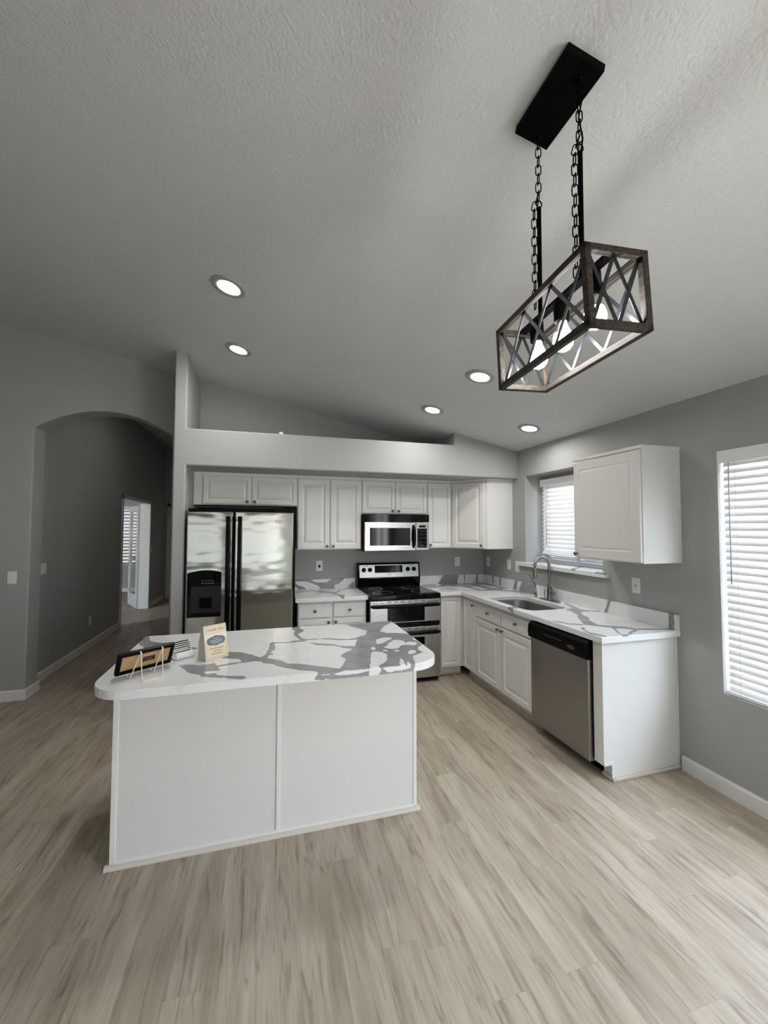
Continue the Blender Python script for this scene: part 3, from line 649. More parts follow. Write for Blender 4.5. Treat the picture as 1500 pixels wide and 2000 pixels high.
# ------------------------------------------------------------------ quartz tops: vein outlines on the slab, metres
PAT = {"isl_g":[[[-2.3,-1.794],[-2.171,-1.809],[-1.786,-1.788],[-1.79,-2.222],[-1.801,-2.542],[-1.748,-2.657],[-1.874,-2.839],[-1.962,-2.777],[-2.204,-2.829],[-2.427,-2.767]],[[-2.524,-1.777],[-2.496,-1.937],[-2.514,-1.976],[-2.508,-2.04],[-2.495,-2.084],[-2.483,-2.156],[-2.448,-2.175],[-2.442,-2.163],[-2.467,-2.102],[-2.482,-2.037],[-2.483,-1.984],[-2.448,-1.939],[-2.436,-1.896],[-2.458,-1.855],[-2.469,-1.779]],[[-2.476,-2.1],[-2.439,-2.13],[-2.344,-2.14],[-2.334,-2.143],[-2.336,-2.158],[-2.347,-2.161],[-2.441,-2.152],[-2.475,-2.139]],[[-2.485,-2.146],[-2.445,-2.195],[-2.4,-2.234],[-2.361,-2.267],[-2.352,-2.275],[-2.356,-2.309],[-2.37,-2.305],[-2.413,-2.258],[-2.45,-2.202],[-2.487,-2.174]],[[-2.481,-2.153],[-2.526,-2.14],[-2.54,-2.168],[-2.636,-2.151],[-2.659,-2.154],[-2.659,-2.172],[-2.636,-2.173],[-2.541,-2.19],[-2.483,-2.18]],[[-2.669,-2.169],[-2.64,-2.141],[-2.633,-2.258],[-2.638,-2.306],[-2.661,-2.355],[-2.642,-2.391],[-2.665,-2.4],[-2.674,-2.448],[-2.695,-2.485],[-2.724,-2.449],[-2.708,-2.425],[-2.687,-2.386],[-2.674,-2.312],[-2.664,-2.224]],[[-2.901,-2.273],[-2.826,-2.302],[-2.764,-2.358],[-2.707,-2.439],[-2.662,-2.466],[-2.609,-2.509],[-2.578,-2.571],[-2.522,-2.586],[-2.465,-2.628],[-2.402,-2.677],[-2.419,-2.806],[-2.427,-2.776],[-2.461,-2.772],[-2.443,-2.737],[-2.474,-2.711],[-2.53,-2.684],[-2.585,-2.638],[-2.627,-2.602],[-2.654,-2.556],[-2.694,-2.532],[-2.711,-2.501],[-2.735,-2.487],[-2.767,-2.492],[-2.822,-2.503],[-2.915,-2.534],[-2.987,-2.58],[-2.998,-2.505],[-2.936,-2.516],[-2.87,-2.49],[-2.808,-2.481],[-2.8,-2.469],[-2.819,-2.43],[-2.869,-2.409],[-2.912,-2.383]],[[-2.979,-2.605],[-2.914,-2.64],[-2.909,-2.623],[-2.899,-2.653],[-2.835,-2.681],[-2.792,-2.693],[-2.764,-2.715],[-2.778,-2.738],[-2.792,-2.739],[-2.862,-2.699],[-2.917,-2.676],[-2.973,-2.652]],[[-3.106,-2.45],[-3.041,-2.455],[-3.006,-2.484],[-2.932,-2.466],[-2.896,-2.588],[-2.97,-2.585],[-2.955,-2.618],[-2.908,-2.62],[-2.9,-2.688],[-2.945,-2.665],[-2.99,-2.619],[-3.034,-2.585],[-3.068,-2.517]],[[-3.445,-1.783],[-3.403,-1.784],[-3.374,-1.882],[-3.352,-1.935],[-3.284,-1.982],[-3.215,-1.991],[-3.159,-2.052],[-3.053,-2.167],[-3.092,-2.189],[-3.188,-2.13],[-3.251,-2.129],[-3.349,-2.085],[-3.391,-2.006],[-3.428,-1.945]],[[-3.446,-2.091],[-3.373,-2.119],[-3.381,-2.149],[-3.429,-2.173]],[[-1.99,-2.735],[-1.97,-2.735],[-1.95,-2.79],[-2.2,-2.79],[-2.2,-2.772],[-2.02,-2.765]]],"isl_w":[[[-1.802,-1.839],[-1.888,-1.933],[-1.954,-2.064],[-1.919,-2.123],[-1.861,-2.134],[-1.786,-2.181],[-1.744,-2.127]],[[-2.046,-2.309],[-2.028,-2.257],[-1.981,-2.221],[-1.924,-2.231],[-1.932,-2.264],[-1.984,-2.308],[-2.008,-2.338],[-2.054,-2.358]],[[-1.999,-2.377],[-1.921,-2.291],[-1.887,-2.315],[-1.874,-2.347],[-1.885,-2.387],[-1.853,-2.353],[-1.81,-2.374],[-1.826,-2.424],[-1.86,-2.433],[-1.887,-2.407],[-1.928,-2.423],[-1.952,-2.467],[-1.994,-2.475],[-2.034,-2.428],[-1.999,-2.394]],[[-2.098,-2.393],[-2.087,-2.387],[-2.079,-2.44],[-2.103,-2.471],[-2.112,-2.448]],[[-2.056,-2.479],[-2.041,-2.47],[-2.019,-2.493],[-2.029,-2.511],[-2.053,-2.496]],[[-1.993,-2.497],[-1.974,-2.49],[-1.96,-2.506],[-1.971,-2.524],[-1.997,-2.516]],[[-1.925,-2.547],[-1.897,-2.515],[-1.869,-2.531],[-1.885,-2.574],[-1.924,-2.591],[-1.933,-2.576]],[[-1.837,-2.473],[-1.801,-2.44],[-1.771,-2.709],[-1.879,-2.85],[-1.962,-2.777],[-1.939,-2.691],[-1.924,-2.623],[-1.847,-2.572],[-1.857,-2.526]],[[-2.121,-2.501],[-2.098,-2.488],[-2.059,-2.518],[-2.048,-2.559],[-2.085,-2.671],[-2.144,-2.726],[-2.14,-2.765],[-2.158,-2.808],[-2.199,-2.796],[-2.188,-2.708],[-2.172,-2.68],[-2.146,-2.577]],[[-2.009,-2.65],[-1.993,-2.648],[-2.001,-2.701],[-2.01,-2.764],[-2.031,-2.751],[-2.03,-2.713],[-2.018,-2.696]],[[-1.985,-2.705],[-1.973,-2.695],[-1.978,-2.76],[-1.994,-2.768],[-1.996,-2.735]],[[-1.811,-2.298],[-1.795,-2.282],[-1.798,-2.349],[-1.806,-2.328]],[[-2.412,-1.764],[-2.13,-1.828],[-2.112,-1.884],[-2.05,-1.997],[-2.034,-2.036],[-2.066,-2.125],[-2.135,-2.179],[-2.201,-2.2],[-2.296,-2.154],[-2.364,-2.129],[-2.439,-2.064]],[[-2.362,-2.156],[-2.3,-2.179],[-2.26,-2.213],[-2.144,-2.222],[-2.15,-2.252],[-2.167,-2.294],[-2.183,-2.361],[-2.216,-2.355],[-2.274,-2.327],[-2.292,-2.287],[-2.374,-2.248]],[[-2.393,-2.285],[-2.297,-2.321],[-2.266,-2.363],[-2.216,-2.402],[-2.218,-2.422],[-2.266,-2.468],[-2.298,-2.52],[-2.279,-2.583],[-2.303,-2.644],[-2.334,-2.717],[-2.376,-2.687],[-2.436,-2.648]],[[-2.371,-2.757],[-2.341,-2.748],[-2.305,-2.744],[-2.191,-2.748],[-2.19,-2.755],[-2.232,-2.764],[-2.285,-2.765],[-2.345,-2.765]],[[-2.186,-2.751],[-2.134,-2.749],[-2.138,-2.765],[-2.186,-2.774],[-2.182,-2.765]],[[-2.132,-2.752],[-2.098,-2.744],[-2.012,-2.748],[-1.985,-2.75],[-2.003,-2.769],[-2.055,-2.767],[-2.089,-2.773],[-2.113,-2.773],[-2.111,-2.759]],[[-2.482,-2.749],[-2.392,-2.753],[-2.39,-2.757],[-2.462,-2.756]],[[-2.029,-2.769],[-2.012,-2.766],[-2.007,-2.772],[-2.025,-2.772]]],"cr_g":[[[-0.238,-1.761],[-0.129,-1.744],[-0.097,-1.656],[-0.045,-1.515],[-0.018,-1.522],[-0.078,-1.734],[-0.102,-1.798],[-0.042,-1.882],[0.041,-1.926],[0.007,-1.96],[-0.098,-1.897],[-0.182,-1.887],[-0.262,-2.01],[-0.279,-2.083],[-0.352,-2.173],[-0.395,-2.297],[-0.348,-2.342],[-0.254,-2.39],[-0.223,-2.454],[-0.004,-2.523],[-0.042,-2.554],[-0.279,-2.497],[-0.289,-2.466],[-0.353,-2.409],[-0.438,-2.343],[-0.494,-2.27],[-0.419,-2.155],[-0.364,-2.06],[-0.295,-1.981],[-0.241,-1.849]],[[-0.653,-2.073],[-0.594,-2.125],[-0.572,-2.206],[-0.483,-2.257],[-0.511,-2.288],[-0.595,-2.233],[-0.622,-2.158]],[[-0.371,-2.392],[-0.355,-2.402],[-0.41,-2.49],[-0.457,-2.568],[-0.414,-2.567],[-0.348,-2.521],[-0.248,-2.477],[-0.271,-2.514],[-0.37,-2.557],[-0.45,-2.601],[-0.487,-2.597],[-0.45,-2.521]],[[-0.565,-2.329],[-0.552,-2.348],[-0.575,-2.378],[-0.591,-2.368],[-0.617,-2.461],[-0.584,-2.565],[-0.608,-2.589],[-0.647,-2.494],[-0.605,-2.364]],[[-0.87,-0.03],[-0.773,-0.002],[-0.537,0.036],[-0.252,0.017],[-0.071,0.052],[0.002,-0.224],[0.017,-0.636],[0.123,-0.833],[-0.008,-1.028],[-0.095,-0.805],[-0.21,-0.664],[-0.405,-0.631],[-0.563,-0.588],[-0.695,-0.49],[-0.746,-0.312],[-0.869,-0.313],[-0.889,-0.134]],[[-0.658,-1.543],[-0.552,-1.532],[-0.527,-1.628],[-0.611,-1.62],[-0.689,-1.629]]],"cr_w":[[[-0.724,-0.091],[-0.627,-0.041],[-0.628,-0.094],[-0.705,-0.147]],[[-0.779,-0.269],[-0.609,-0.195],[-0.47,-0.282],[-0.392,-0.571],[-0.484,-0.591],[-0.633,-0.507],[-0.705,-0.403]],[[-0.366,-0.31],[-0.271,-0.313],[-0.287,-0.567],[-0.356,-0.581]],[[-0.201,-0.185],[-0.103,-0.211],[-0.084,-0.475],[-0.154,-0.484]],[[-0.118,-0.6],[0.021,-0.598],[0.008,-0.697],[-0.115,-0.677]]],"bk_g":[[[-0.573,1.044],[-0.366,1.043],[-0.372,0.982],[-0.395,0.906],[-0.656,0.915],[-0.617,0.954]],[[-0.295,1.041],[-0.279,1.041],[-0.28,0.897],[-0.294,0.898]],[[-0.121,1.042],[-0.098,1.041],[-0.101,0.912],[-0.126,0.912]]],"rt_g":[[[-0.225,1.035],[-0.257,1.039],[-0.271,0.936],[-0.242,0.932]],[[-0.395,1.034],[-0.43,1.038],[-0.425,0.927],[-0.389,0.922]],[[-0.71,1.029],[-0.772,1.032],[-0.732,0.923],[-0.668,0.918]],[[-0.833,1.03],[-0.935,1.025],[-0.963,1.016],[-1.019,1.036],[-1.073,1.035],[-1.057,0.915],[-0.785,0.917]],[[-1.214,1.033],[-1.23,1.035],[-1.228,0.913],[-1.207,0.91]],[[-2.01,1.028],[-2.041,1.029],[-1.997,0.918],[-1.967,0.917]],[[-2.528,1.027],[-2.568,1.028],[-2.569,0.914],[-2.531,0.908]]],"cl_g":[[[-2.414,-0.251],[-2.304,-0.162],[-2.18,-0.113],[-2.156,-0.161],[-2.079,-0.263],[-2.0,-0.323],[-1.972,-0.444],[-1.948,-0.506],[-1.914,-0.533],[-1.935,-0.666],[-1.975,-0.656],[-1.974,-0.553],[-2.014,-0.377],[-2.086,-0.312],[-2.161,-0.213],[-2.199,-0.178],[-2.307,-0.201],[-2.417,-0.306]],[[-1.98,-0.348],[-1.911,-0.186],[-1.865,-0.134],[-1.798,-0.043],[-1.689,-0.072],[-1.702,-0.135],[-1.814,-0.126],[-1.891,-0.212],[-1.949,-0.337],[-1.98,-0.386]]],"bl_g":[[[-2.395,1.033],[-1.833,1.025],[-1.807,1.021],[-1.877,0.967],[-1.94,0.947],[-1.921,0.912],[-2.102,0.91],[-2.109,0.938],[-2.183,0.977],[-2.275,1.002],[-2.377,1.002],[-2.395,0.972]],[[-2.395,0.985],[-2.377,0.996],[-2.347,0.962],[-2.292,0.944],[-2.237,0.906],[-2.334,0.903],[-2.346,0.928],[-2.394,0.948]],[[-1.701,0.986],[-1.73,0.968],[-1.775,0.919],[-1.794,0.895],[-1.7,0.891]]],"bl_w":[[[-2.208,1.018],[-1.96,1.023],[-1.997,1.002],[-2.022,0.981],[-2.121,0.985],[-2.171,0.995]]]}
def seg_d(p, a, b_):
    ax, ay = a; bx, by = b_; dx, dy = bx - ax, by - ay; L2 = dx * dx + dy * dy
    t = 0 if L2 < 1e-12 else max(0, min(1, ((p[0] - ax) * dx + (p[1] - ay) * dy) / L2))
    return math.hypot(p[0] - ax - t * dx, p[1] - ay - t * dy)
def poly_d(p, P):
    d = 9.0; ins = False; n = len(P)
    for i in range(n):
        a, b_ = P[i], P[(i + 1) % n]; d = min(d, seg_d(p, a, b_))
        if (a[1] > p[1]) != (b_[1] > p[1]) and p[0] < (b_[0] - a[0]) * (p[1] - a[1]) / (b_[1] - a[1]) + a[0]: ins = not ins
    return -d if ins else d
def vein(p, grey, white=()):
    d = 0.3
    for P in grey: d = min(d, poly_d(p, P))
    for P in white: d = max(d, -poly_d(p, P))
    return d
def slab(name, outlines, z1, z0, step, fn, m, parent=None, rnd=0.004):
    """horizontal slab from outlines (counter-clockwise xy), gridded so the vein pattern can be stored per point"""
    bm = bmesh.new(); bm.verts.layers.float.new('vein')
    for O in outlines:
        t = bmesh.new(); t.faces.new([t.verts.new((x, y, z1)) for x, y in O])
        for ax in (0, 1):
            lo, hi = min(q[ax] for q in O), max(q[ax] for q in O); k = lo + step
            while k < hi - 1e-3:
                pn = (1, 0, 0) if ax == 0 else (0, 1, 0); co = (k, 0, 0) if ax == 0 else (0, k, 0)
                bmesh.ops.bisect_plane(t, geom=list(t.verts) + list(t.edges) + list(t.faces), plane_co=co, plane_no=pn, dist=1e-6); k += step
        me = bpy.data.meshes.new('tmp'); t.to_mesh(me); t.free(); bm.from_mesh(me); bpy.data.meshes.remove(me)
    bmesh.ops.remove_doubles(bm, verts=bm.verts, dist=1e-5)
    for f in bm.faces:
        if f.normal.z < 0: f.normal_flip()
    edge = [e_ for e_ in bm.edges if len(e_.link_faces) == 1]
    nrm = {}
    for e_ in edge:
        f = e_.link_faces[0]; a, c = e_.verts; t = (c.co - a.co).normalized(); n = Vector((t.y, -t.x, 0))
        if n.dot(f.calc_center_median() - a.co) > 0: n = -n
        for v in e_.verts: nrm[v] = nrm.get(v, Vector((0, 0, 0))) + n
    prev = {v: v for v in nrm}
    fl = bm.verts.layers.float['vein']
    for v in bm.verts: v[fl] = vein((v.co.x, v.co.y), *fn)
    for k, (dz, out) in enumerate(((0.0, -1), (rnd, 0), (0.009, 0), (0.014, 0), (0.019, 0), (0.024, 0), (0.030, 0), (z1 - z0, 0))):
        if k == 0: continue
        new = {}
        for v in nrm:
            n = nrm[v].normalized(); w = bm.verts.new((v.co.x + n.x * (0.002), v.co.y + n.y * (0.002), z1 - dz)); new[v] = w
            w[fl] = vein((v.co.x + n.x * dz, v.co.y + n.y * dz), *fn)
        for e_ in edge:
            a, c = e_.verts; bm.faces.new((prev[a], prev[c], new[c], new[a]))
        prev = new
    # underside
    t = bmesh.new()
    for O in outlines: t.faces.new([t.verts.new((x, y, z0)) for x, y in O][::-1])
    me = bpy.data.meshes.new('tmp'); t.to_mesh(me); t.free(); bm.from_mesh(me); bpy.data.meshes.remove(me)
    for f in bm.faces:
        f.smooth = False
    bmesh.ops.recalc_face_normals(bm, faces=bm.faces)
    bl = B(); bl.bm.free(); bl.bm = bm
    return obj(name, bl, m, parent=parent)
def arc(cx, cy, r_, a0, a1, n=10): return [(cx + r_ * math.cos(math.radians(a0 + (a1 - a0) * i / n)), cy + r_ * math.sin(math.radians(a0 + (a1 - a0) * i / n))) for i in range(n + 1)]
CZ, CT = 0.914, 0.876
ax0, ax1, ay0, ay1, R_ = -3.414, -1.791, -2.742, -1.796, 0.17
out = [(ax1, ay1), (ax0, ay1)] + arc(ax0 + R_, ay0 + R_, R_, 180, 270) + arc(ax1 - R_, ay0 + R_, R_, 270, 360)
o = slab('island_countertop', [out], CZ, CZ - 0.0379, 0.014, (PAT['isl_g'], PAT['isl_w']), M['quartz'])
tag(o, 'white quartz countertop with thick grey veins and rounded corners on the island', 'countertop')

def backsplash(F, a0, a1, parent, fn, th=0.02, h=0.106):
    """upright strip; F maps (along, up, out); pattern in (along, up)"""
    bm = bmesh.new(); fl = bm.verts.layers.float.new('vein'); n = max(2, int((a1 - a0) / 0.012)); mrows = 9; g = {}
    for i in range(n + 1):
        for j in range(mrows + 1):
            a = a0 + (a1 - a0) * i / n; z = CZ + h * j / mrows
            v = bm.verts.new(F(a, z, th)); v[fl] = vein(fn[2](a, z), fn[0], fn[1]); g[i, j] = v
    for i in range(n):
        for j in range(mrows): bm.faces.new((g[i, j], g[i + 1, j], g[i + 1, j + 1], g[i, j + 1]))
    k = {}
    for i in range(n + 1):
        v = bm.verts.new(F(a0 + (a1 - a0) * i / n, CZ + h, 0.0)); v[fl] = g[i, mrows][fl]; k[i] = v
        w = bm.verts.new(F(a0 + (a1 - a0) * i / n, CZ, 0.0)); w[fl] = 0.3; k[i, 0] = w
    for i in range(n):
        bm.faces.new((g[i, mrows], g[i + 1, mrows], k[i + 1], k[i])); bm.faces.new((k[i], k[i + 1], k[i + 1, 0], k[i, 0])); bm.faces.new((k[i, 0], k[i + 1, 0], g[i + 1, 0], g[i, 0]))
    for i in (0, n): bm.faces.new([g[i, j] for j in range(mrows + 1)] + [k[i], k[i, 0]])
    bmesh.ops.recalc_face_normals(bm, faces=bm.faces)
    bl = B(); bl.bm.free(); bl.bm = bm
    return obj('backsplash', bl, M['quartz'], parent=parent)

r = thing('countertop', 'short white quartz countertop between the refrigerator and the range', 'countertop', (-2.05, -0.3, CT))
slab('worktop', [[(-1.690, -0.001), (-2.412, -0.001), (-2.412, -0.645), (-1.690, -0.645)]], CZ, CT + 0.0005, 0.014, (PAT['cl_g'], []), M['quartz'], parent=r)
backsplash(FB, -2.412, -1.690, r, (PAT['bl_g'], PAT['bl_w'], lambda a, z: (a, z)))

r = thing('countertop', 'long L-shaped white quartz countertop around the sink along the right wall', 'countertop', (-0.3, -1.3, CT))
HX0, HX1, HY0, HY1, HR = -0.575, -0.160, -1.745, -1.035, 0.10     # sink cut-out
xm = (HX0 + HX1) / 2
left = [(xm, -0.001), (-0.902, -0.001), (-0.902, -0.645), (-0.645, -0.645), (-0.645, -2.593), (xm, -2.593), (xm, HY0)] \
    + arc(HX0 + HR, HY0 + HR, HR, 270, 180) + arc(HX0 + HR, HY1 - HR, HR, 180, 90) + [(xm, HY1)]
right = [(xm, HY1)] + arc(HX1 - HR, HY1 - HR, HR, 90, 0) + arc(HX1 - HR, HY0 + HR, HR, 0, -90) + [(xm, HY0), (xm, -2.593), (-0.001, -2.593), (-0.001, -0.001), (xm, -0.001)]
slab('worktop', [left, right], CZ, CT + 0.0005, 0.014, (PAT['cr_g'], PAT['cr_w']), M['quartz'], parent=r)
backsplash(FB, -0.902, -0.0205, r, (PAT['bk_g'], [], lambda a, z: (a, z)))
backsplash(FR, 0.001, 2.593, r, (PAT['rt_g'], [], lambda a, z: (-a, z)))
# sill of the sink window, same stone
fl_ = [[[-1.84, -0.3], [-1.88, 0.3], [-1.97, 0.3], [-2.1, -0.3]]]
ws = slab('window_sill', [[(-0.040, -0.775), (-0.040, -2.003), (-0.0005, -2.003), (-0.0005, -1.935), (0.185, -1.935), (0.185, -0.890), (-0.0005, -0.890), (-0.0005, -0.775)]], 1.240, 1.201, 0.02,
     ([[(-0.05, -1.62), (-0.05, -1.68), (0.2, -1.5), (0.2, -1.46)], [(-0.05, -1.90), (-0.05, -2.01), (-0.02, -2.01), (-0.02, -1.90)], [(-0.05, -1.04), (-0.05, -1.09), (-0.035, -1.09), (-0.035, -1.04)]], []), M['quartz'], parent=W1)

# ------------------------------------------------------------------ sink, faucet, filtered-water tap
r = thing('sink', 'stainless undermount sink bowl set in the L-shaped countertop', 'sink', ((HX0 + HX1) / 2, (HY0 + HY1) / 2, 0.66))
bm = bmesh.new(); rings = []
for ins, z in ((-0.012, CT - 0.001), (0.0, CT - 0.002), (0.004, CT - 0.02), (0.012, 0.74), (0.022, 0.705), (0.05, 0.688), (0.12, 0.684)):
    rr = max(HR - ins * 0.6, 0.03)
    O = arc(HX1 - ins - rr, HY1 - ins - rr, rr, 0, 90, 6) + arc(HX0 + ins + rr, HY1 - ins - rr, rr, 90, 180, 6) + arc(HX0 + ins + rr, HY0 + ins + rr, rr, 180, 270, 6) + arc(HX1 - ins - rr, HY0 + ins + rr, rr, 270, 360, 6)
    rings.append([bm.verts.new((x, y, z)) for x, y in O])
for q, w in zip(rings, rings[1:]):
    for j in range(len(q)): bm.faces.new((q[j], q[(j + 1) % len(q)], w[(j + 1) % len(q)], w[j]))
bm.faces.new(rings[-1]); bmesh.ops.recalc_face_normals(bm, faces=bm.faces)
bmesh.ops.reverse_faces(bm, faces=bm.faces)
bl = B(); bl.bm.free(); bl.bm = bm
o = obj('basin', bl, M['sink'], parent=r, smooth=True, auto=40)
obj('drain', B().lathe(((HX0 + HX1) / 2, (HY0 + HY1) / 2, 0.6845), (0, 0, 1), [(0.055, 0), (0.055, 0.002), (0.042, 0.003), (0.038, 0.0015), (0, 0.0015)]), M['nickel'], parent=r, smooth=True)

fx, fy = -0.072, -1.36
r = thing('kitchen_faucet', 'brushed nickel gooseneck kitchen faucet behind the sink', 'faucet', (fx, fy, CZ))
b = B()
b.prism([(fx + 0.032 * math.cos(t) , fy + (0.105 if math.sin(t) >= 0 else -0.105) + 0.032 * math.sin(t), CZ) for t in [2 * PI * i / 32 + 0.01 for i in range(32)]], (0, 0, 0.008), 0.001)
obj('deck_plate', b, M['nickel'], parent=r)
b = B().lathe((fx, fy, CZ + 0.008), (0, 0, 1), [(0.027, 0), (0.027, 0.01), (0.024, 0.014), (0.024, 0.10), (0.022, 0.11), (0.018, 0.125), (0.0135, 0.14), (0, 0.142)])
obj('faucet_body', b, M['nickel'], parent=r, smooth=True, auto=40)
path = [(fx, fy, CZ + 0.14), (fx, fy, 1.17), (fx, fy, 1.235)]
for i in range(1, 13):
    t = PI * i / 12; path.append((fx - 0.080 + 0.080 * math.cos(t), fy, 1.240 + 0.088 * math.sin(t)))
path.append((fx - 0.161, fy, 1.225))
obj('gooseneck', B().tube(path, 0.0125, 14), M['nickel'], parent=r, smooth=True)
obj('spray_head', B().lathe((fx - 0.161, fy, 1.228), (-0.02, 0, -1), [(0.0, 0), (0.0135, 0), (0.0165, 0.008), (0.0185, 0.07), (0.0185, 0.095), (0.015, 0.102), (0, 0.102)]), M['nickel'], parent=r, smooth=True, auto=40)
b = B().tube([(fx, fy - 0.018, CZ + 0.075), (fx, fy - 0.065, CZ + 0.075)], 0.017, 16)
b.tube([(fx, fy - 0.055, CZ + 0.085), (fx + 0.004, fy - 0.035, CZ + 0.125), (fx + 0.006, fy - 0.010, CZ + 0.15)], [0.007, 0.006, 0.005], 8)
obj('lever_handle', b, M['nickel'], parent=r, smooth=True, auto=40)

tx, ty = -0.078, -1.16
r = thing('water_tap', 'slim brushed nickel drinking-water tap left of the gooseneck faucet', 'faucet', (tx, ty, CZ))
obj('tap_base', B().lathe((tx, ty, CZ), (0, 0, 1), [(0.020, 0), (0.020, 0.004), (0.012, 0.008), (0.010, 0.04), (0.007, 0.06), (0, 0.061)]), M['nickel'], parent=r, smooth=True, auto=40)
obj('tap_spout', B().tube([(tx, ty, CZ + 0.05), (tx - 0.002, ty, 1.02), (tx - 0.018, ty, 1.06), (tx - 0.05, ty, 1.10), (tx - 0.075, ty, 1.138), (tx - 0.098, ty, 1.156), (tx - 0.122, ty, 1.160), (tx - 0.140, ty, 1.146)], [0.0065, 0.006, 0.006, 0.006, 0.006, 0.0055, 0.005, 0.005], 10), M['nickel'], parent=r, smooth=True)
obj('tap_lever', B().tube([(tx, ty + 0.004, CZ + 0.035), (tx - 0.020, ty + 0.015, CZ + 0.055), (tx - 0.032, ty + 0.018, CZ + 0.085)], [0.006, 0.005, 0.004], 8), M['nickel'], parent=r, smooth=True)

# ------------------------------------------------------------------ refrigerator
r = thing('refrigerator', 'side-by-side stainless refrigerator with black handles and in-door dispenser', 'refrigerator', (-2.905, -0.4, 0))
obj('fridge_body', B().box(-3.383, -2.425, -0.715, -0.03, 0.02, 1.752, 0.004), M['black'], parent=r)
b = B().box(-3.30, -2.425, -0.700, -0.03, 1.7525, 1.790, 0.004); b.box(-3.360, -3.20, -0.775, -0.66, 1.7525, 1.775, 0.003); b.box(-2.62, -2.455, -0.775, -0.66, 1.7525, 1.775, 0.003)
obj('hinge_cover', b, M['black'], parent=r)
obj('toe_grille', B().box(-3.37, -2.45, -0.735, -0.70, 0.02, 0.10, 0.003), M['black'], parent=r)
FXL, FXR, FSP = -3.368, -2.449, -2.9725
def fyf(x):
    s_ = (x - (FXL + FXR) / 2) / ((FXR - FXL) / 2)
    return -0.790 - 0.032 * (1 - s_ * s_)
def fdoor(name, x0, x1, z0, z1, yb, m, off=0.0, n=24, hole=None):
    """door skin following the bow of the fridge front"""
    b = B(); t = bmesh.new(); R_ = 0.012
    xs = [x0, x0 + 0.004] + [x0 + 0.010 + (x1 - x0 - 0.020) * i / n for i in range(n + 1)] + [x1 - 0.004, x1]
    dy = [R_, 0.004] + [0.0] * (n + 1) + [0.004, R_]
    zs = [(z0, 0.010), (z0 + 0.004, 0.003), (z0 + 0.010, 0.0), (z1 - 0.010, 0.0), (z1 - 0.004, 0.003), (z1, 0.010)]
    G = [[t.verts.new((x, fyf(x) - off + max(d, e_), z)) for z, e_ in zs] for x, d in zip(xs, dy)]
    for i in range(len(xs) - 1):
        for j in range(len(zs) - 1): t.faces.new((G[i][j], G[i + 1][j], G[i + 1][j + 1], G[i][j + 1]))
    Bk = [[t.verts.new((x, yb, z)) for z in (z0, z1)] for x in xs]
    for i in range(len(xs) - 1):
        t.faces.new((G[i][0], Bk[i][0], Bk[i + 1][0], G[i + 1][0])); t.faces.new((G[i][-1], G[i + 1][-1], Bk[i + 1][1], Bk[i][1])); t.faces.new((Bk[i][0], Bk[i][1], Bk[i + 1][1], Bk[i + 1][0]))
    for i in (0, -1): t.faces.new([G[i][j] for j in range(len(zs))] + [Bk[i][1], Bk[i][0]])
    bmesh.ops.recalc_face_normals(t, faces=t.faces); b._merge(t)
    return obj(name, b, m, parent=r, smooth=True, auto=8)
dL = fdoor('freezer_door', FXL, FSP - 0.006, 0.11, 1.748, -0.718, M['fridge'])
dR = fdoor('fresh_food_door', FSP + 0.006, FXR, 0.11, 1.748, -0.718, M['fridge'])
def fhandle(x, par):
    b = B(); w = 0.019
    zs = [0.60, 0.64, 0.72, 1.00, 1.30, 1.58, 1.66, 1.705]; ys = [0.004, 0.026, 0.040, 0.048, 0.048, 0.040, 0.026, 0.004]
    t = bmesh.new(); prev = None
    for z, y in zip(zs, ys):
        yo = fyf(x) - y; q = [t.verts.new(p) for p in ((x - w, yo + 0.018, z), (x - w * 0.7, yo, z), (x + w * 0.7, yo, z), (x + w, yo + 0.018, z))]
        if prev:
            for i in range(4): t.faces.new((prev[i], prev[(i + 1) % 4], q[(i + 1) % 4], q[i]))
        else: t.faces.new(q[::-1])
        prev = q
    t.faces.new(prev); bmesh.ops.recalc_face_normals(t, faces=t.faces); b._merge(t)
    for z in (0.62, 1.685): b.box(x - w, x + w, fyf(x) - 0.03, fyf(x) + 0.004, z - 0.02, z + 0.02, 0.004)
    return obj('handle', b, M['black'], parent=par, smooth=True, auto=40)
fhandle(-3.021, dL); fhandle(-2.922, dR)
# ice and water dispenser
dp = obj('dispenser', B().prism([(x, -0.7, z) for x, z in [(-3.350, 0.818), (-3.040, 0.818), (-3.040, 1.206)] + [(-3.040 - 0.31 * i / 10, 1.206 + 0.022 * math.sin(PI * i / 10)) for i in range(1, 10)] + [(-3.350, 1.206)]], (0, -0.118, 0), 0.004), M['gloss'], parent=dL)
b = B(); b.box(-3.320, -3.070, -0.8195, -0.812, 0.855, 1.085, 0.002); obj('cavity', b, M['slot'], parent=dp)
b = B(); b.box(-3.245, -3.145, -0.828, -0.818, 0.90, 0.99, 0.003); obj('paddle', b, M['black'], parent=dp)
obj('drip_tray', B().box(-3.30, -3.09, -0.836, -0.815, 0.838, 0.852, 0.003), M['black'], parent=dp)
b = B()
for i in range(6): b.box(-3.235 + i * 0.018, -3.226 + i * 0.018, -0.8195, -0.8175, 1.112, 1.118); b.box(-3.235 + i * 0.018, -3.226 + i * 0.018, -0.8195, -0.8175, 1.135, 1.139)
obj('control_print', b, M['grey'], parent=dp)
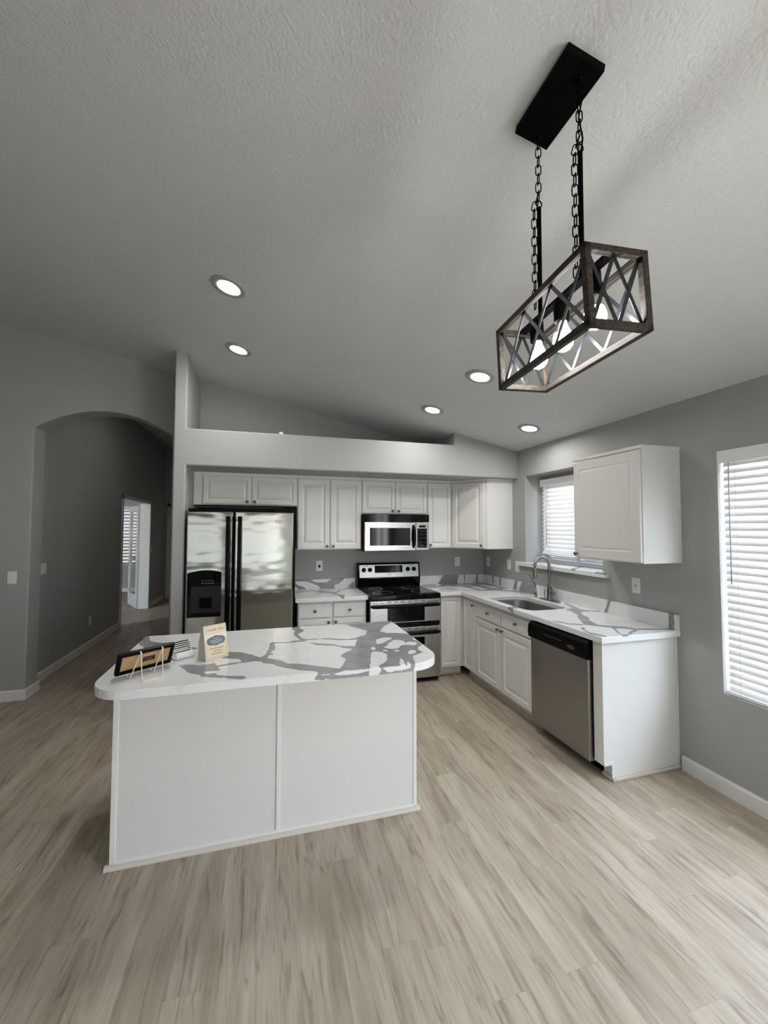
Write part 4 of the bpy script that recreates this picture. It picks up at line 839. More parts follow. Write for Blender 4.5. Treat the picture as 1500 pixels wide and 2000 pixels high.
# oval maker's badge
def badge(F, a, b_, c, w, h, par, rim, face, txt):
    o = obj('badge', B().prism([F(a + w * math.cos(t), b_ + h * math.sin(t), c) for t in [2 * PI * i / 28 for i in range(28)]], (F(0, 0, 1) - F(0, 0, 0)) * 0.002), rim, parent=par)
    obj('badge_face', B().prism([F(a + (w - 0.004) * math.cos(t), b_ + (h - 0.0035) * math.sin(t), c + 0.0022) for t in [2 * PI * i / 28 for i in range(28)]], (F(0, 0, 1) - F(0, 0, 0)) * 0.0004), face, parent=o)
    obj('badge_lettering', text_bm(txt, h * 0.85, F, a, b_, c + 0.003, squash=0.92), rim, parent=o)
    return o
fF = frame((0, fyf(-2.585) + 0.0005, 0), (1, 0.06, 0), (0.06, -1, 0))
badge(frame((-2.586, fyf(-2.586), 0), (1, 0.075, 0), (0.075, -1, 0)), 0, 1.660, 0.0005, 0.034, 0.0125, dR, M['grey'], M['steel'], 'Whirlpool')

# ------------------------------------------------------------------ over-the-range microwave
mx0, mx1, mz0, mz1, my = -1.684, -0.922, 1.352, 1.7555, -0.385
r = thing('microwave', 'stainless over-the-range microwave with black vent strip under the short cabinet', 'microwave', ((mx0 + mx1) / 2, -0.2, mz0))
obj('microwave_body', B().box(mx0, mx1, my, -0.002, mz0, mz1, 0.003), M['black'], parent=r)
FM = frame((mx0, my, 0), (1, 0, 0), (0, -1, 0))
b = B().fbox(FM, 0.0, 0.762, 1.672, mz1, 0.0, 0.022, 0.004)
vg = obj('vent_grille', b, M['gloss'], parent=r)
b = B()
for i in range(5): b.fbox(FM, 0.09, 0.70, 1.690 + i * 0.012, 1.694 + i * 0.012, 0.0215, 0.0235)
obj('vent_slats', b, M['black'], parent=vg)
md_ = obj('microwave_door', B().fbox(FM, 0.012, 0.600, mz0 + 0.002, 1.668, 0.0, 0.020, 0.004), M['steel'], parent=r)
obj('door_window', B().fbox(FM, 0.072, 0.536, 1.412, 1.606, 0.0195, 0.0225, 0.001), M['gloss'], parent=md_)
b = B().tube([FM(0.574, 1.384, 0.022), FM(0.574, 1.41, 0.036), FM(0.574, 1.46, 0.046), FM(0.574, 1.51, 0.049), FM(0.574, 1.56, 0.046), FM(0.574, 1.612, 0.036), FM(0.574, 1.638, 0.022)], [0.008, 0.013, 0.018, 0.020, 0.018, 0.013, 0.008], 12)
obj('door_handle', b, M['black'], parent=md_, smooth=True, auto=60)
cp = obj('control_panel', B().fbox(FM, 0.604, 0.760, mz0 + 0.004, 1.668, 0.0, 0.020, 0.004), M['steel'], parent=r)
obj('display', B().fbox(FM, 0.640, 0.718, 1.612, 1.636, 0.0195, 0.0215), M['gloss'], parent=cp)
kp = obj('keypad', B().fbox(FM, 0.620, 0.734, 1.384, 1.600, 0.0195, 0.0215), M['gloss'], parent=cp)
for i in range(3):
    for j in range(5): obj('key', B().fbox(FM, 0.630 + i * 0.034, 0.654 + i * 0.034, 1.400 + j * 0.040 + (0.006 if j > 1 else 0), 1.412 + j * 0.040 + (0.006 if j > 1 else 0), 0.021, 0.0222), M['slot'], parent=cp)
obj('under_lamp_panel', B().box(mx0 + 0.2, mx1 - 0.25, -0.33, -0.10, mz0 - 0.006, mz0, 0.002), M['black'], parent=r)

# ------------------------------------------------------------------ double-oven range
rx0, rx1, ry = -1.680, -0.912, -0.660
r = thing('range', 'freestanding stainless double-oven range with black glass cooktop', 'range', ((rx0 + rx1) / 2, -0.35, 0))
obj('range_body', B().box(rx0 + 0.004, rx1 - 0.004, ry + 0.002, -0.03, 0.03, 0.895, 0.003), M['black'], parent=r)
for x in (rx0 + 0.05, rx1 - 0.05):
    for y in (-0.60, -0.08): obj('levelling_foot', B().lathe((x, y, 0.0), (0, 0, 1), [(0, 0), (0.018, 0), (0.018, 0.031), (0, 0.031)], 12), M['black'], parent=r)
obj('toe_panel', B().box(rx0 + 0.012, rx1 - 0.012, -0.645, -0.60, 0.012, 0.05), M['matte'], parent=r)
ck = obj('cooktop', B().box(rx0 - 0.003, rx1 + 0.003, -0.700, -0.085, 0.868, 0.921, 0.010, 3), M['gloss'], parent=r)
for (x, y, q) in ((-1.50, -0.53, 0.105), (-1.09, -0.53, 0.085), (-1.50, -0.24, 0.078), (-1.09, -0.24, 0.105)):
    obj('burner_ring', B().lathe((x, y, 0.9212), (0, 0, 1), [(q, 0), (q, 0.0003), (q - 0.004, 0.0003), (q - 0.004, 0)], 48), M['grey'], parent=ck)
FO = frame((rx0, ry, 0), (1, 0, 0), (0, -1, 0)); RW = rx1 - rx0
def oven(name, z0, z1, win, label=None):
    d = obj(name, B().fbox(FO, 0.003, RW - 0.003, z0, z1, 0.0, 0.030, 0.006), M['steel'], parent=r)
    b = B(); zt = z1 - 0.012
    for i in range(10):
        a = 0.030 + i * 0.0735
        for k in range(1 if i in (0, 1, 8, 9) else 2): b.fbox(FO, a, a + 0.052, zt - 0.016 + k * 0.011, zt - 0.011 + k * 0.011, 0.0295, 0.0308)
    obj('vent_slots', b, M['slot'], parent=d)
    zh = z1 - 0.058
    b = B().tube([FO(0.018, zh, 0.030), FO(0.022, zh, 0.060), FO(0.05, zh, 0.070), FO(RW * 0.5, zh, 0.076), FO(RW - 0.05, zh, 0.070), FO(RW - 0.022, zh, 0.060), FO(RW - 0.018, zh, 0.030)], [0.012, 0.014, 0.0155, 0.0155, 0.0155, 0.014, 0.012], 12)
    obj('oven_handle', b, M['black'], parent=d, smooth=True, auto=60)
    obj('oven_window', B().fbox(FO, win[0], win[1], win[2], win[3], 0.0295, 0.0325, 0.001), M['gloss'], parent=d)
    return d
oven('upper_oven_door', 0.630, 0.864, (0.185, 0.590, 0.642, 0.795))
obj('door_gap_trim', B().fbox(FO, 0.004, RW - 0.004, 0.584, 0.628, 0.0, 0.022), M['gloss'], parent=r)
oven('lower_oven_door', 0.052, 0.580, (0.185, 0.590, 0.395, 0.475))
# back guard with knobs
FG = frame((rx0, -0.082, 0), (1, 0, 0), (0, -1, 0.0))
b = B().prism([(rx0, -0.085, 0.905), (rx0, -0.100, 1.02), (rx0, -0.075, 1.186), (rx0, -0.060, 1.196), (rx0, -0.022, 1.196), (rx0, -0.022, 0.905)], (RW, 0, 0), 0.004)
bgd = obj('back_guard', b, M['gloss'], parent=r)
sl = Vector((0, 0.025, 0.166)).normalized()
class GF:
    def __init__(s): pass
    def __call__(s, a, b_, c): return Vector((rx0 + a, -0.100, 1.02)) + sl * b_ + Vector((0, -sl.z, sl.y)) * c
G = GF()
bp_ = obj('control_panel', B().fbox(G, 0.022, RW - 0.022, 0.008, 0.158, 0.0, 0.006, 0.003), M['steel'], parent=r)
obj('display', B().fbox(G, 0.205, 0.545, 0.062, 0.146, 0.0055, 0.008, 0.002), M['gloss'], parent=bp_)
for a in (0.075, 0.148, 0.612, 0.690):
    k = obj('burner_knob', B().lathe(G(a, 0.098, 0.006), G(0, 0, 1) - G(0, 0, 0), [(0.0, 0), (0.026, 0), (0.026, 0.004), (0.021, 0.008), (0.019, 0.024), (0.016, 0.027), (0, 0.027)], 24), M['black'], parent=bp_, smooth=True, auto=40)
for a in (0.108, 0.655): obj('burner_mark', B().fbox(G, a, a + 0.014, 0.140, 0.150, 0.006, 0.0072), M['slot'], parent=bp_)
obj('panel_print', B().fbox(G, 0.36, 0.40, 0.042, 0.047, 0.006, 0.0068), M['slot'], parent=bp_)

# ------------------------------------------------------------------ dishwasher
dy0, dy1 = 1.862, 2.474
r = thing('dishwasher', 'stainless dishwasher with black control strip under the right countertop', 'dishwasher', (-0.33, -(dy0 + dy1) / 2, 0))
FD = frame((-0.600, 0, 0), (0, -1, 0), (-1, 0, 0))
obj('dishwasher_tub', B().fbox(FD, dy0, dy1, 0.10, 0.868, -0.575, 0.0), M['black'], parent=r)
obj('toe_panel', B().fbox(FD, dy0 + 0.005, dy1 - 0.005, 0.0, 0.10, -0.10, -0.070), M['matte'], parent=r)
t = [FD(dy0, 0.862, 0.002), FD(dy0, 0.866, 0.040), FD(dy0, 0.845, 0.066), FD(dy0, 0.790, 0.074), FD(dy0, 0.748, 0.068), FD(dy0, 0.738, 0.056), FD(dy0, 0.738, 0.002)]
cs = obj('control_strip', B().prism(t, FD(dy1, 0, 0) - FD(dy0, 0, 0), 0.003), M['black'], parent=r)
obj('door_panel', B().fbox(FD, dy0 + 0.001, dy1 - 0.001, 0.082, 0.7375, 0.001, 0.046, 0.006), M['dwsteel'], parent=r)
b = B()
for i in range(7): b.fbox(FD, dy0 + 0.20 + i * 0.028, dy0 + 0.216 + i * 0.028, 0.806, 0.809, 0.0722, 0.0735)
obj('control_print', b, M['grey'], parent=cs)
badge(frame(FD(0, 0, 0.0725), (0, -1, 0), (-1, 0, -0.1)), dy1 - 0.125, 0.790, 0.0005, 0.036, 0.013, cs, M['nickel'], M['slot'], 'Whirlpool')

# ------------------------------------------------------------------ outlets and switches
def plate(name, F, a, z, label, cat, grp, kind='outlet', w=0.072, h=0.117):
    r = thing(name, label, cat, F(a, z, 0), grp)
    pb = obj('cover_plate', B().fbox(F, a - w / 2, a + w / 2, z - h / 2, z + h / 2, 0.0005, 0.006, 0.002), M['plate'], parent=r)
    if kind == 'outlet':
        for s_ in (-1, 1):
            q = obj('receptacle', B().prism([F(a + 0.017 * math.cos(t) , z + s_ * 0.020 + max(-0.0125, min(0.0125, 0.017 * math.sin(t))), 0.006) for t in [2 * PI * i / 20 for i in range(20)]], (F(0, 0, 1) - F(0, 0, 0)) * 0.0015), M['plate'], parent=r)
            b = B()
            for dx in (-0.0065, 0.0065): b.fbox(F, a + dx - 0.001, a + dx + 0.001, z + s_ * 0.020 - 0.002, z + s_ * 0.020 + 0.006, 0.0070, 0.0078)
            b.fbox(F, a - 0.002, a + 0.002, z + s_ * 0.020 - 0.009, z + s_ * 0.020 - 0.005, 0.0070, 0.0078)
            obj('slots', b, M['slot'], parent=q)
    elif kind == 'gfci':
        obj('receptacle', B().fbox(F, a - 0.017, a + 0.017, z - 0.034, z + 0.034, 0.006, 0.0085, 0.001), M['plate'], parent=pb)
        b = B()
        for s_ in (-1, 1):
            for dx in (-0.0065, 0.0065): b.fbox(F, a + dx - 0.001, a + dx + 0.001, z + s_ * 0.021 - 0.003, z + s_ * 0.021 + 0.005, 0.0080, 0.0090)
        b.fbox(F, a - 0.006, a + 0.006, z + 0.001, z + 0.006, 0.0080, 0.0094); b.fbox(F, a - 0.006, a + 0.006, z - 0.006, z - 0.001, 0.0080, 0.0094)
        obj('slots', b, M['slot'], parent=pb)
    else:
        obj('rocker', B().fbox(F, a - 0.017, a + 0.017, z - 0.034, z + 0.034, 0.006, 0.0095, 0.001), M['plate'], parent=pb)
    return r
HF = frame((HX, 0, 0), (0, 1, 0), (1, 0, 0))
AF = frame((0, -0.08, 0), (1, 0, 0), (0, -1, 0))
o = plate('wall_outlet', FB, -2.107, 1.171, 'white outlet with a small dark plug between the refrigerator and the range', 'outlet', None, 'outlet')
obj('dark_plug', B().lathe(FB(-2.107, 1.166, 0.007), (0, -1, 0), [(0, 0), (0.012, 0), (0.014, 0.006), (0.010, 0.016), (0.004, 0.022), (0, 0.022)], 16), M['matte'], parent=o, smooth=True, auto=50)
plate('wall_outlet', FB, -0.377, 1.184, 'white outlet on the back wall under the corner wall cabinet', 'outlet', None)
plate('wall_outlet', FR, 0.110, 1.185, 'white outlet beside the inner corner of the right wall', 'outlet', None)
plate('light_switch', FR, 0.565, 1.186, 'white rocker switch on the right wall between the corner and the sink window', 'switch', None, 'rocker')
plate('light_switch', FR, 0.735, 1.178, 'white rocker switch at the left end of the sink window sill', 'switch', None, 'rocker')
plate('wall_outlet', FR, 2.261, 1.174, 'white outlet above the right countertop under the single right-wall cabinet', 'outlet', None, 'gfci')
plate('light_switch', AF, -4.968, 1.133, 'white rocker switch on the wall left of the archway', 'switch', None, 'rocker')
plate('wall_outlet', HF, 1.661, 0.361, 'white outlet low on the hall wall above the baseboard', 'outlet', None)
plate('light_switch', HF, 0.42, 1.167, 'white switch on the hall wall just behind the archway jamb', 'switch', None, 'rocker', w=0.12)
plate('light_switch', HF, 4.62, 1.163, 'white switch on the hall wall beyond the glazed door', 'switch', None, 'rocker')

# small white block on the display ledge
tag(obj('white_block', B().box(-2.588, -2.552, -0.735, -0.700, ZS1, ZS1 + 0.020, 0.002), M['plate']), 'small white plastic block on the plaster ledge above the cabinets', 'block')

# ------------------------------------------------------------------ recessed downlights
CT_ANG = math.atan(0.2074)
def downlight(x, y, label, lens='lamp'):
    r = thing('recessed_light', label, 'ceiling light', (x, y, cz(x)), 'recessed ceiling lights', rot=(0, CT_ANG, 0))
    tr = B().lathe((0, 0, 0), (0, 0, -1), [(0.061, 0.001), (0.063, 0.007), (0.070, 0.0105), (0.082, 0.011), (0.096, 0.011), (0.103, 0.008), (0.106, 0.0)], 48)
    obj('trim_ring', tr, M['ring'], parent=r, smooth=True, local=True)
    obj('lens', B().lathe((0, 0, 0), (0, 0, -1), [(0.0615, 0.002), (0.058, 0.004), (0.035, 0.0055), (0, 0.006)], 40), M[lens], parent=r, smooth=True, local=True)
    return r
downlight(-2.931, -2.115, 'round recessed light nearest the camera on the left side of the ceiling')
downlight(-2.933, -1.201, 'round recessed light directly above the plaster end post at the left')
downlight(-1.199, -2.075, 'round recessed light just left of the hanging lantern')
downlight(-1.205, -1.191, 'round recessed light above the right end of the display ledge')
downlight(-0.346, -1.460, 'round recessed light closest to the right wall, over the sink')

downlight(-3.72, 1.700, 'unseen round recessed light added to brighten the hall beyond the archway', 'hallfill')  # out of view, added to lift the dark hall

# ------------------------------------------------------------------ pendant lantern
def rotm(a, b_, c):
    return Matrix.Rotation(a, 3, 'Z') @ Matrix.Rotation(b_, 3, 'X') @ Matrix.Rotation(c, 3, 'Y')
PC = Vector((-1.8798, -3.7587, 2.168)); PR = rotm(-0.0523, -0.0328, -0.028)
PLn, PW, PH = 0.4241, 0.1796, 0.2026
def PF(x, y, z): return PC + PR @ Vector((x, y, z))
r = thing('pendant_lantern', 'rectangular wood-framed lantern hanging on chains with three lit bulbs', 'pendant light', (PC.x, PC.y, cz(PC.x) - 0.03))
# canopy plate on the sloping ceiling
cn = Vector((0.2074, 0, 1)).normalized(); cu_ = Vector((1, 0, -0.2074)).normalized()
c0 = Vector((-1.888, -3.763, cz(-1.888)))
def CFm(a, b_, c): return c0 + cu_ * a + Vector((0, 1, 0)) * b_ - cn * c
canopy = obj('canopy', B().fbox(CFm, -0.060, 0.060, -0.119, 0.119, 0.0, 0.024, 0.002), M['matte'], parent=r)
bars = 0.0175
def bar(b, p, q, w):
    """square bar between two local points, aligned to the lantern"""
    x0, x1 = sorted((p[0], q[0])); y0, y1 = sorted((p[1], q[1])); z0, z1 = sorted((p[2], q[2]))
    h = w / 2
    b.fbox(lambda a, c, d: PF(a, d, c), x0 - h, x1 + h, z0 - h, z1 + h, y0 - h, y1 + h, 0.0012, 1)
hx, hy, hz = PW / 2 - bars / 2, PLn / 2 - bars / 2, PH / 2 - bars / 2
fr_ = obj('lantern_frame', (lambda b: [bar(b, (sx * hx, -hy, sz * hz), (sx * hx, hy, sz * hz), bars) for sx in (-1, 1) for sz in (-1, 1)]
     + [bar(b, (-hx, sy * hy, sz * hz), (hx, sy * hy, sz * hz), bars) for sy in (-1, 1) for sz in (-1, 1)]
     + [bar(b, (sx * hx, sy * hy, -hz), (sx * hx, sy * hy, hz), bars) for sx in (-1, 1) for sy in (-1, 1)] and b)(B()), M['wood'], parent=r)
def strip(b, p, q, n, w=0.0100, t=0.0018):
    p, q, n = Vector(p), Vector(q), Vector(n); d = (q - p).normalized(); s_ = d.cross(n).normalized() * w / 2; n = n * t / 2
    P = [p - s_ - n, p + s_ - n, p + s_ + n, p - s_ + n, q - s_ - n, q + s_ - n, q + s_ + n, q - s_ + n]
    b.hexa([PF(*v) for v in P])
iy, iz = hy - bars / 2, hz - bars / 2 + 0.004
for sx in (-1, 1):
    b = B()
    for k in range(3):
        y0, y1 = -iy + 2 * iy * k / 3, -iy + 2 * iy * (k + 1) / 3
        strip(b, (sx * (hx - 0.002), y0, -iz), (sx * (hx - 0.002), y1, iz), (sx, 0, 0)); strip(b, (sx * (hx - 0.0045), y0, iz), (sx * (hx - 0.0045), y1, -iz), (sx, 0, 0))
    for z in (-1, 1): strip(b, (sx * (hx - 0.002), -iy, z * (iz - 0.002)), (sx * (hx - 0.002), iy, z * (iz - 0.002)), (sx, 0, 0), 0.005)
    obj('side_braces', b, M['brace'], parent=r)
ix = hx - bars / 2
for sy in (-1, 1):
    b = B()
    for k in range(2):
        x0, x1 = -ix + ix * k, ix * k
        strip(b, (x0, sy * (hy - 0.002), -iz), (x1, sy * (hy - 0.002), iz), (0, sy, 0)); strip(b, (x0, sy * (hy - 0.0045), iz), (x1, sy * (hy - 0.0045), -iz), (0, sy, 0))
    for z in (-1, 1): strip(b, (-ix, sy * (hy - 0.002), z * (iz - 0.002)), (ix, sy * (hy - 0.002), z * (iz - 0.002)), (0, sy, 0), 0.005)
    obj('end_braces', b, M['brace'], parent=r)
# top metal bar with sockets and bulbs
tb_ = B(); tb_.fbox(lambda a, c, d: PF(a, d, c), -0.013, 0.013, hz - 0.004, hz + 0.006, -hy, hy, 0.001, 1)
obj('socket_bar', tb_, M['matte'], parent=r)
dn = PR @ Vector((0, 0, -1))
for y in (-0.128, -0.002, 0.118):
    sk = obj('socket', B().lathe(PF(0, y, hz - 0.003), dn, [(0, 0), (0.020, 0), (0.021, 0.004), (0.021, 0.062), (0.018, 0.064), (0, 0.064)], 20), M['matte'], parent=r, smooth=True, auto=40)
    obj('bulb_neck', B().lathe(PF(0, y, hz - 0.0665), dn, [(0.0, 0), (0.0135, 0), (0.0145, 0.012), (0.020, 0.026), (0.0225, 0.034)], 20), M['bulbneck'], parent=sk, smooth=True)
    obj('bulb', B().lathe(PF(0, y, hz - 0.0665), dn, [(0.0226, 0.034), (0.0265, 0.046), (0.028, 0.058), (0.0255, 0.071), (0.018, 0.081), (0.008, 0.0865), (0, 0.0875)], 24), M['bulb'], parent=sk, smooth=True)
# rods and chains
def link(b, p, d, turn, L=0.034, w=0.0082, r_=0.0017):
    d = Vector(d).normalized(); k = Vector((1, 0, 0)); k = (k - d * k.dot(d)).normalized(); s_ = (Matrix.Rotation(turn, 3, d) @ k)
    P = []
    for i in range(16):
        t = 2 * PI * i / 16; c, s2 = math.cos(t), math.sin(t)
        P.append(Vector(p) + s_ * (w * c) + d * ((L / 2 - w) * (1 if s2 > 0.01 else -1 if s2 < -0.01 else 0) + w * s2))
    b.tube(P, r_, 6, closed=True)
def chain(path, pitch=0.0285):
    P = [Vector(p) for p in path]; b = B(); k = 0; carry = 0.0
    for a, c in zip(P, P[1:]):
        L = (c - a).length; s_ = carry
        while s_ < L:
            link(b, a + (c - a) * (s_ / L), c - a, (0.35 if k % 2 else 0.35 + PI / 2)); s_ += pitch; k += 1
        carry = s_ - L
    return b
for (y, zt, px) in ((-3.840, 2.628, -1.880), (-3.664, 2.607, -1.880)):
    ztop = PF(0, (y - PC.y), hz + 0.006).z
    obj('rod', B().tube([(px, y, ztop), (px, y, zt)], 0.0065, 12), M['matte'], parent=r, smooth=True, auto=40)
    zc_ = cz(px) - 0.024
    hook = []
    for i in range(11): t = -0.5 * PI + 1.75 * PI * i / 10; hook.append((px + 0.010 * math.cos(t), y, zt + 0.011 + 0.011 * math.sin(t)))
    obj('rod_loop', B().tube(hook, 0.002, 8), M['matte'], parent=r, smooth=True)
    obj('canopy_hook', B().lathe((px, y, zc_ + 0.002), (0, 0, -1), [(0.012, 0), (0.012, 0.004), (0.005, 0.006), (0.004, 0.012), (0, 0.013)], 16), M['matte'], parent=r, smooth=True)
    obj('chain', chain([(px, y, zc_ - 0.020), (px - 0.002, y, zt + 0.016)]), M['matte'], parent=r, smooth=True)
    obj('slack_chain', chain([(px - 0.006, y + 0.001, zt + 0.030), (px - 0.017, y + 0.002, zt - 0.006), (px - 0.016, y + 0.003, ztop + 0.014)]), M['matte'], parent=r, smooth=True)
b = B(); b.tube([(-1.882, -3.843, cz(-1.882) - 0.026), (-1.874, -3.846, 2.78), (-1.886, -3.843, 2.72), (-1.876, -3.846, 2.66), (-1.880, -3.842, 2.62)], 0.0022, 8)
obj('lamp_cord', b, M['matte'], parent=r, smooth=True)

# ------------------------------------------------------------------ blinds
def blind(label, F, a0, a1, z0, z1, c, tilt, wand=None, bottom=None, pitch=0.044, val=0.075, cords=(0.12, 0.5, 0.88), proj=0.0, slat='blind'):
    r = thing('window_blind', label, 'blind', F((a0 + a1) / 2, z1, c))
    obj('valance', B().fbox(F, a0, a1, z1 - val, z1, c + 0.022, c + 0.036 + proj, 0.002), M['blind'], parent=r)
    obj('head_rail', B().fbox(F, a0 + 0.005, a1 - 0.005, z1 - 0.045, z1 - 0.004, c - 0.028, c + 0.0215), M['blind'], parent=r)
    zb = bottom if bottom else z0 + 0.012
    n = int((z1 - val + 0.02 - zb - 0.02) / pitch); b = B(); ct, st = math.cos(tilt), math.sin(tilt)
    e0, e1 = a0 + 0.012, a1 - 0.012
    for i in range(n + 1):
        z = zb + 0.032 + i * pitch; hw = 0.0255
        pr = []
        for k in range(5):
            s_ = -1 + 2 * k / 4; bow = 0.0035 * (1 - s_ * s_)
            pr.append((c + s_ * hw * ct + bow * st, z - s_ * hw * st + bow * ct))
        t = bmesh.new(); th = 0.0014
        U = [[t.verts.new(F(a, q[1] + th * ct, q[0] + th * st)) for a in (e0, e1)] for q in pr]; Lw = [[t.verts.new(F(a, q[1] - th * ct, q[0] - th * st)) for a in (e0, e1)] for q in pr]
        for k in range(4):
            t.faces.new((U[k][0], U[k][1], U[k + 1][1], U[k + 1][0])); t.faces.new((Lw[k][0], Lw[k + 1][0], Lw[k + 1][1], Lw[k][1]))
        for k in (0, 4): t.faces.new((U[k][0], U[k][1], Lw[k][1], Lw[k][0]))
        for j in (0, 1): t.faces.new([U[k][j] for k in range(5)] + [Lw[k][j] for k in range(4, -1, -1)])
        bmesh.ops.recalc_face_normals(t, faces=t.faces); b._merge(t)
    obj('slats', b, M[slat], parent=r)
    obj('bottom_rail', B().fbox(F, e0, e1, zb - 0.010, zb + 0.010, c - 0.025, c + 0.025, 0.003), M['blind'], parent=r)
    b = B()
    for q in cords:
        a = e0 + (e1 - e0) * q
        for s_ in (-1, 1): b.tube([F(a, zb, c + s_ * 0.027), F(a, z1 - 0.04, c + s_ * 0.027)], 0.0009, 5)
    obj('ladder_cords', b, M['cord'], parent=r)
    if wand: obj('tilt_wand', B().tube([F(wand[0], z1 - 0.05, c + 0.040), F(wand[0], wand[1], c + 0.042)], 0.0038, 8), M['cord'], parent=r, smooth=True)
    return r
blind('tall white slatted blind filling the large window at the right edge', FR, 2.864, 4.706, 0.600, 2.083, -0.040, math.radians(60), wand=(2.925, 1.27), cords=(0.04, 0.35, 0.65, 0.96), proj=0.012)
blind('short white slatted blind in the recessed window over the sink', FR, 0.985, 1.890, 1.30, 2.118, -0.150, math.radians(64), wand=(1.09, 1.42), bottom=1.345, cords=(0.14, 0.5, 0.86), val=0.07)
blind('white slatted blind in the study window seen through the glazed door', FS, HW[0] + 0.01, HW[1] - 0.01, HW[2], HW[3], -0.03, math.radians(22), cords=(0.3, 0.7), pitch=0.082, slat='backlit')  # slat colour darkened as if seen against the light
blind('white slatted blind on the unseen left-hand window, sized for light, behind the camera', FF, -RWIN2[1] + 0.01, -RWIN2[0] - 0.01, RWIN2[2], RWIN2[3], -0.05, math.radians(56), cords=(0.06, 0.35, 0.65, 0.94))
blind('white slatted blind on the unseen right-hand window, sized for light, behind the camera', FF, -RWIN[1] + 0.01, -RWIN[0] - 0.01, RWIN[2], RWIN[3], -0.05, math.radians(56), cords=(0.06, 0.35, 0.65, 0.94))

# ------------------------------------------------------------------ things on the island
ZI = CZ + 0.0005
# picture frame seen from behind, on a wire easel
fu_ = Vector((0.786, 0.622, 0)).normalized(); fn_ = Vector((0.622, -0.786, 0)).normalized()
tl = math.radians(22)
up_ = Vector((0, 0, 1)) * math.cos(tl) + fn_ * math.sin(tl); nn_ = fn_ * math.cos(tl) - Vector((0, 0, 1)) * math.sin(tl)
fo = Vector((-3.342, -2.585, ZI + 0.012))
def QF(a, b_, c): return fo + fu_ * a + up_ * b_ + nn_ * c
FWd, FHt = 0.250, 0.108
r = thing('picture_frame', 'small black picture frame turned away, showing its kraft backing', 'picture frame', QF(FWd / 2, 0, 0))
b = B(); t = 0.016
b.fbox(QF, 0, FWd, 0, t, -0.016, 0.004, 0.002); b.fbox(QF, 0, FWd, FHt - t, FHt, -0.016, 0.004, 0.002)
b.fbox(QF, 0, t, t, FHt - t, -0.016, 0.004, 0.002); b.fbox(QF, FWd - t, FWd, t, FHt - t, -0.016, 0.004, 0.002)
obj('frame_moulding', b, M['black'], parent=r)
bk_ = obj('backing', B().fbox(QF, t - 0.002, FWd - t + 0.002, t - 0.002, FHt - t + 0.002, -0.010, -0.003), M['kraft'], parent=r)
st_ = obj('sticker', B().fbox(QF, 0.112, 0.166, 0.042, 0.066, -0.0032, -0.0026), M['matte'], parent=bk_)
b = B()
for k in range(3): b.fbox(QF, 0.117, 0.161 - 0.008 * (k % 2), 0.047 + k * 0.006, 0.0485 + k * 0.006, -0.0028, -0.0023)
obj('sticker_print', b, M['grey'], parent=bk_)
r = thing('wire_easel', 'white wire easel holding the black picture frame on the island', 'easel', (-3.21, -2.60, ZI))
wr = 0.0022
for a in (0.088, 0.186):
    topp = QF(a, FHt + 0.001, 0.010)
    b = B(); b.tube([topp + fn_ * -0.010, topp, topp + fn_ * 0.004 - Vector((0, 0, 0.012))], 0.0035, 8); obj('top_clip', b, M['wire'], parent=r, smooth=True)
zf = ZI + wr
Tl, Tr = QF(0.088, FHt - 0.004, 0.010), QF(0.186, FHt - 0.004, 0.010)
Fl, Frt = Vector((-3.209, -2.667, zf)), Vector((-3.139, -2.612, zf))
b = B(); b.tube([Tl, Tl * 0.08 + Fl * 0.92, Fl, Frt, Tr * 0.08 + Frt * 0.92, Tr], wr, 8)
obj('back_leg_loop', b, M['wire'], parent=r, smooth=True, auto=60)
for nm, T, Ft in (('front_leg', Tl, Vector((-3.277, -2.597, zf))), ('front_leg', Tr, Vector((-3.196, -2.533, zf)))):
    e2 = Ft - fn_ * 0.030
    b = B(); b.tube([T, Ft, Vector((e2.x, e2.y, zf)), Vector((e2.x, e2.y, zf + 0.012)) - fn_ * 0.003], wr, 8); obj(nm, b, M['wire'], parent=r, smooth=True, auto=60)

# cream tent card
p1, p2 = Vector((-2.981, -2.432, ZI)), Vector((-2.879, -2.355, ZI)); pu = (p2 - p1).normalized(); pn = Vector((pu.y, -pu.x, 0)); wd_ = (p2 - p1).length
dpth, ht = 0.078, 0.172
r = thing('tent_card', 'cream folded THANK YOU card standing on the island', 'card', (p1 + p2) / 2 - pn * 0.04)
lean = Vector((0, 0, ht)) - pn * dpth * 0.42
lu = lean.normalized(); lnr = pu.cross(lu).normalized(); 
if lnr.dot(pn) < 0: lnr = -lnr
def TF(a, b_, c): return p1 + pu * a + lu * b_ + lnr * c
LH = lean.length
b = B().prism([p1, p1 - pn * dpth, p1 - pn * dpth * 0.90 + Vector((0, 0, ht * 0.55)), p1 - pn * dpth * 0.55 + Vector((0, 0, ht * 0.98)), TF(0, LH, 0), TF(0, LH * 0.5, 0.002)], pu * wd_)
obj('card_body', b, M['cardside'], parent=r)
obj('front_face', B().fbox(TF, 0, wd_, 0.0, LH, 0.0023, 0.0030), M['card'], parent=r)
obj('silver_band', B().fbox(TF, 0.0, wd_, LH * 0.60, LH * 0.735, 0.0031, 0.0034), M['silverband'], parent=r)
o_ = [(-.5, -.10), (-.42, -.32), (-.30, -.38), (-.12, -.42), (0, -.5), (.12, -.42), (.30, -.38), (.42, -.32), (.5, -.10), (.5, .12), (.42, .32), (.25, .40), (.12, .44), (0, .52), (-.12, .44), (-.25, .40), (-.42, .32), (-.5, .12)]
pq = obj('plaque', B().prism([TF(wd_ * 0.5 + x * wd_ * 0.80, LH * 0.535 + y * LH * 0.30, 0.0036) for x, y in o_], lnr * 0.0008), M['plaque'], parent=r)
b = B()
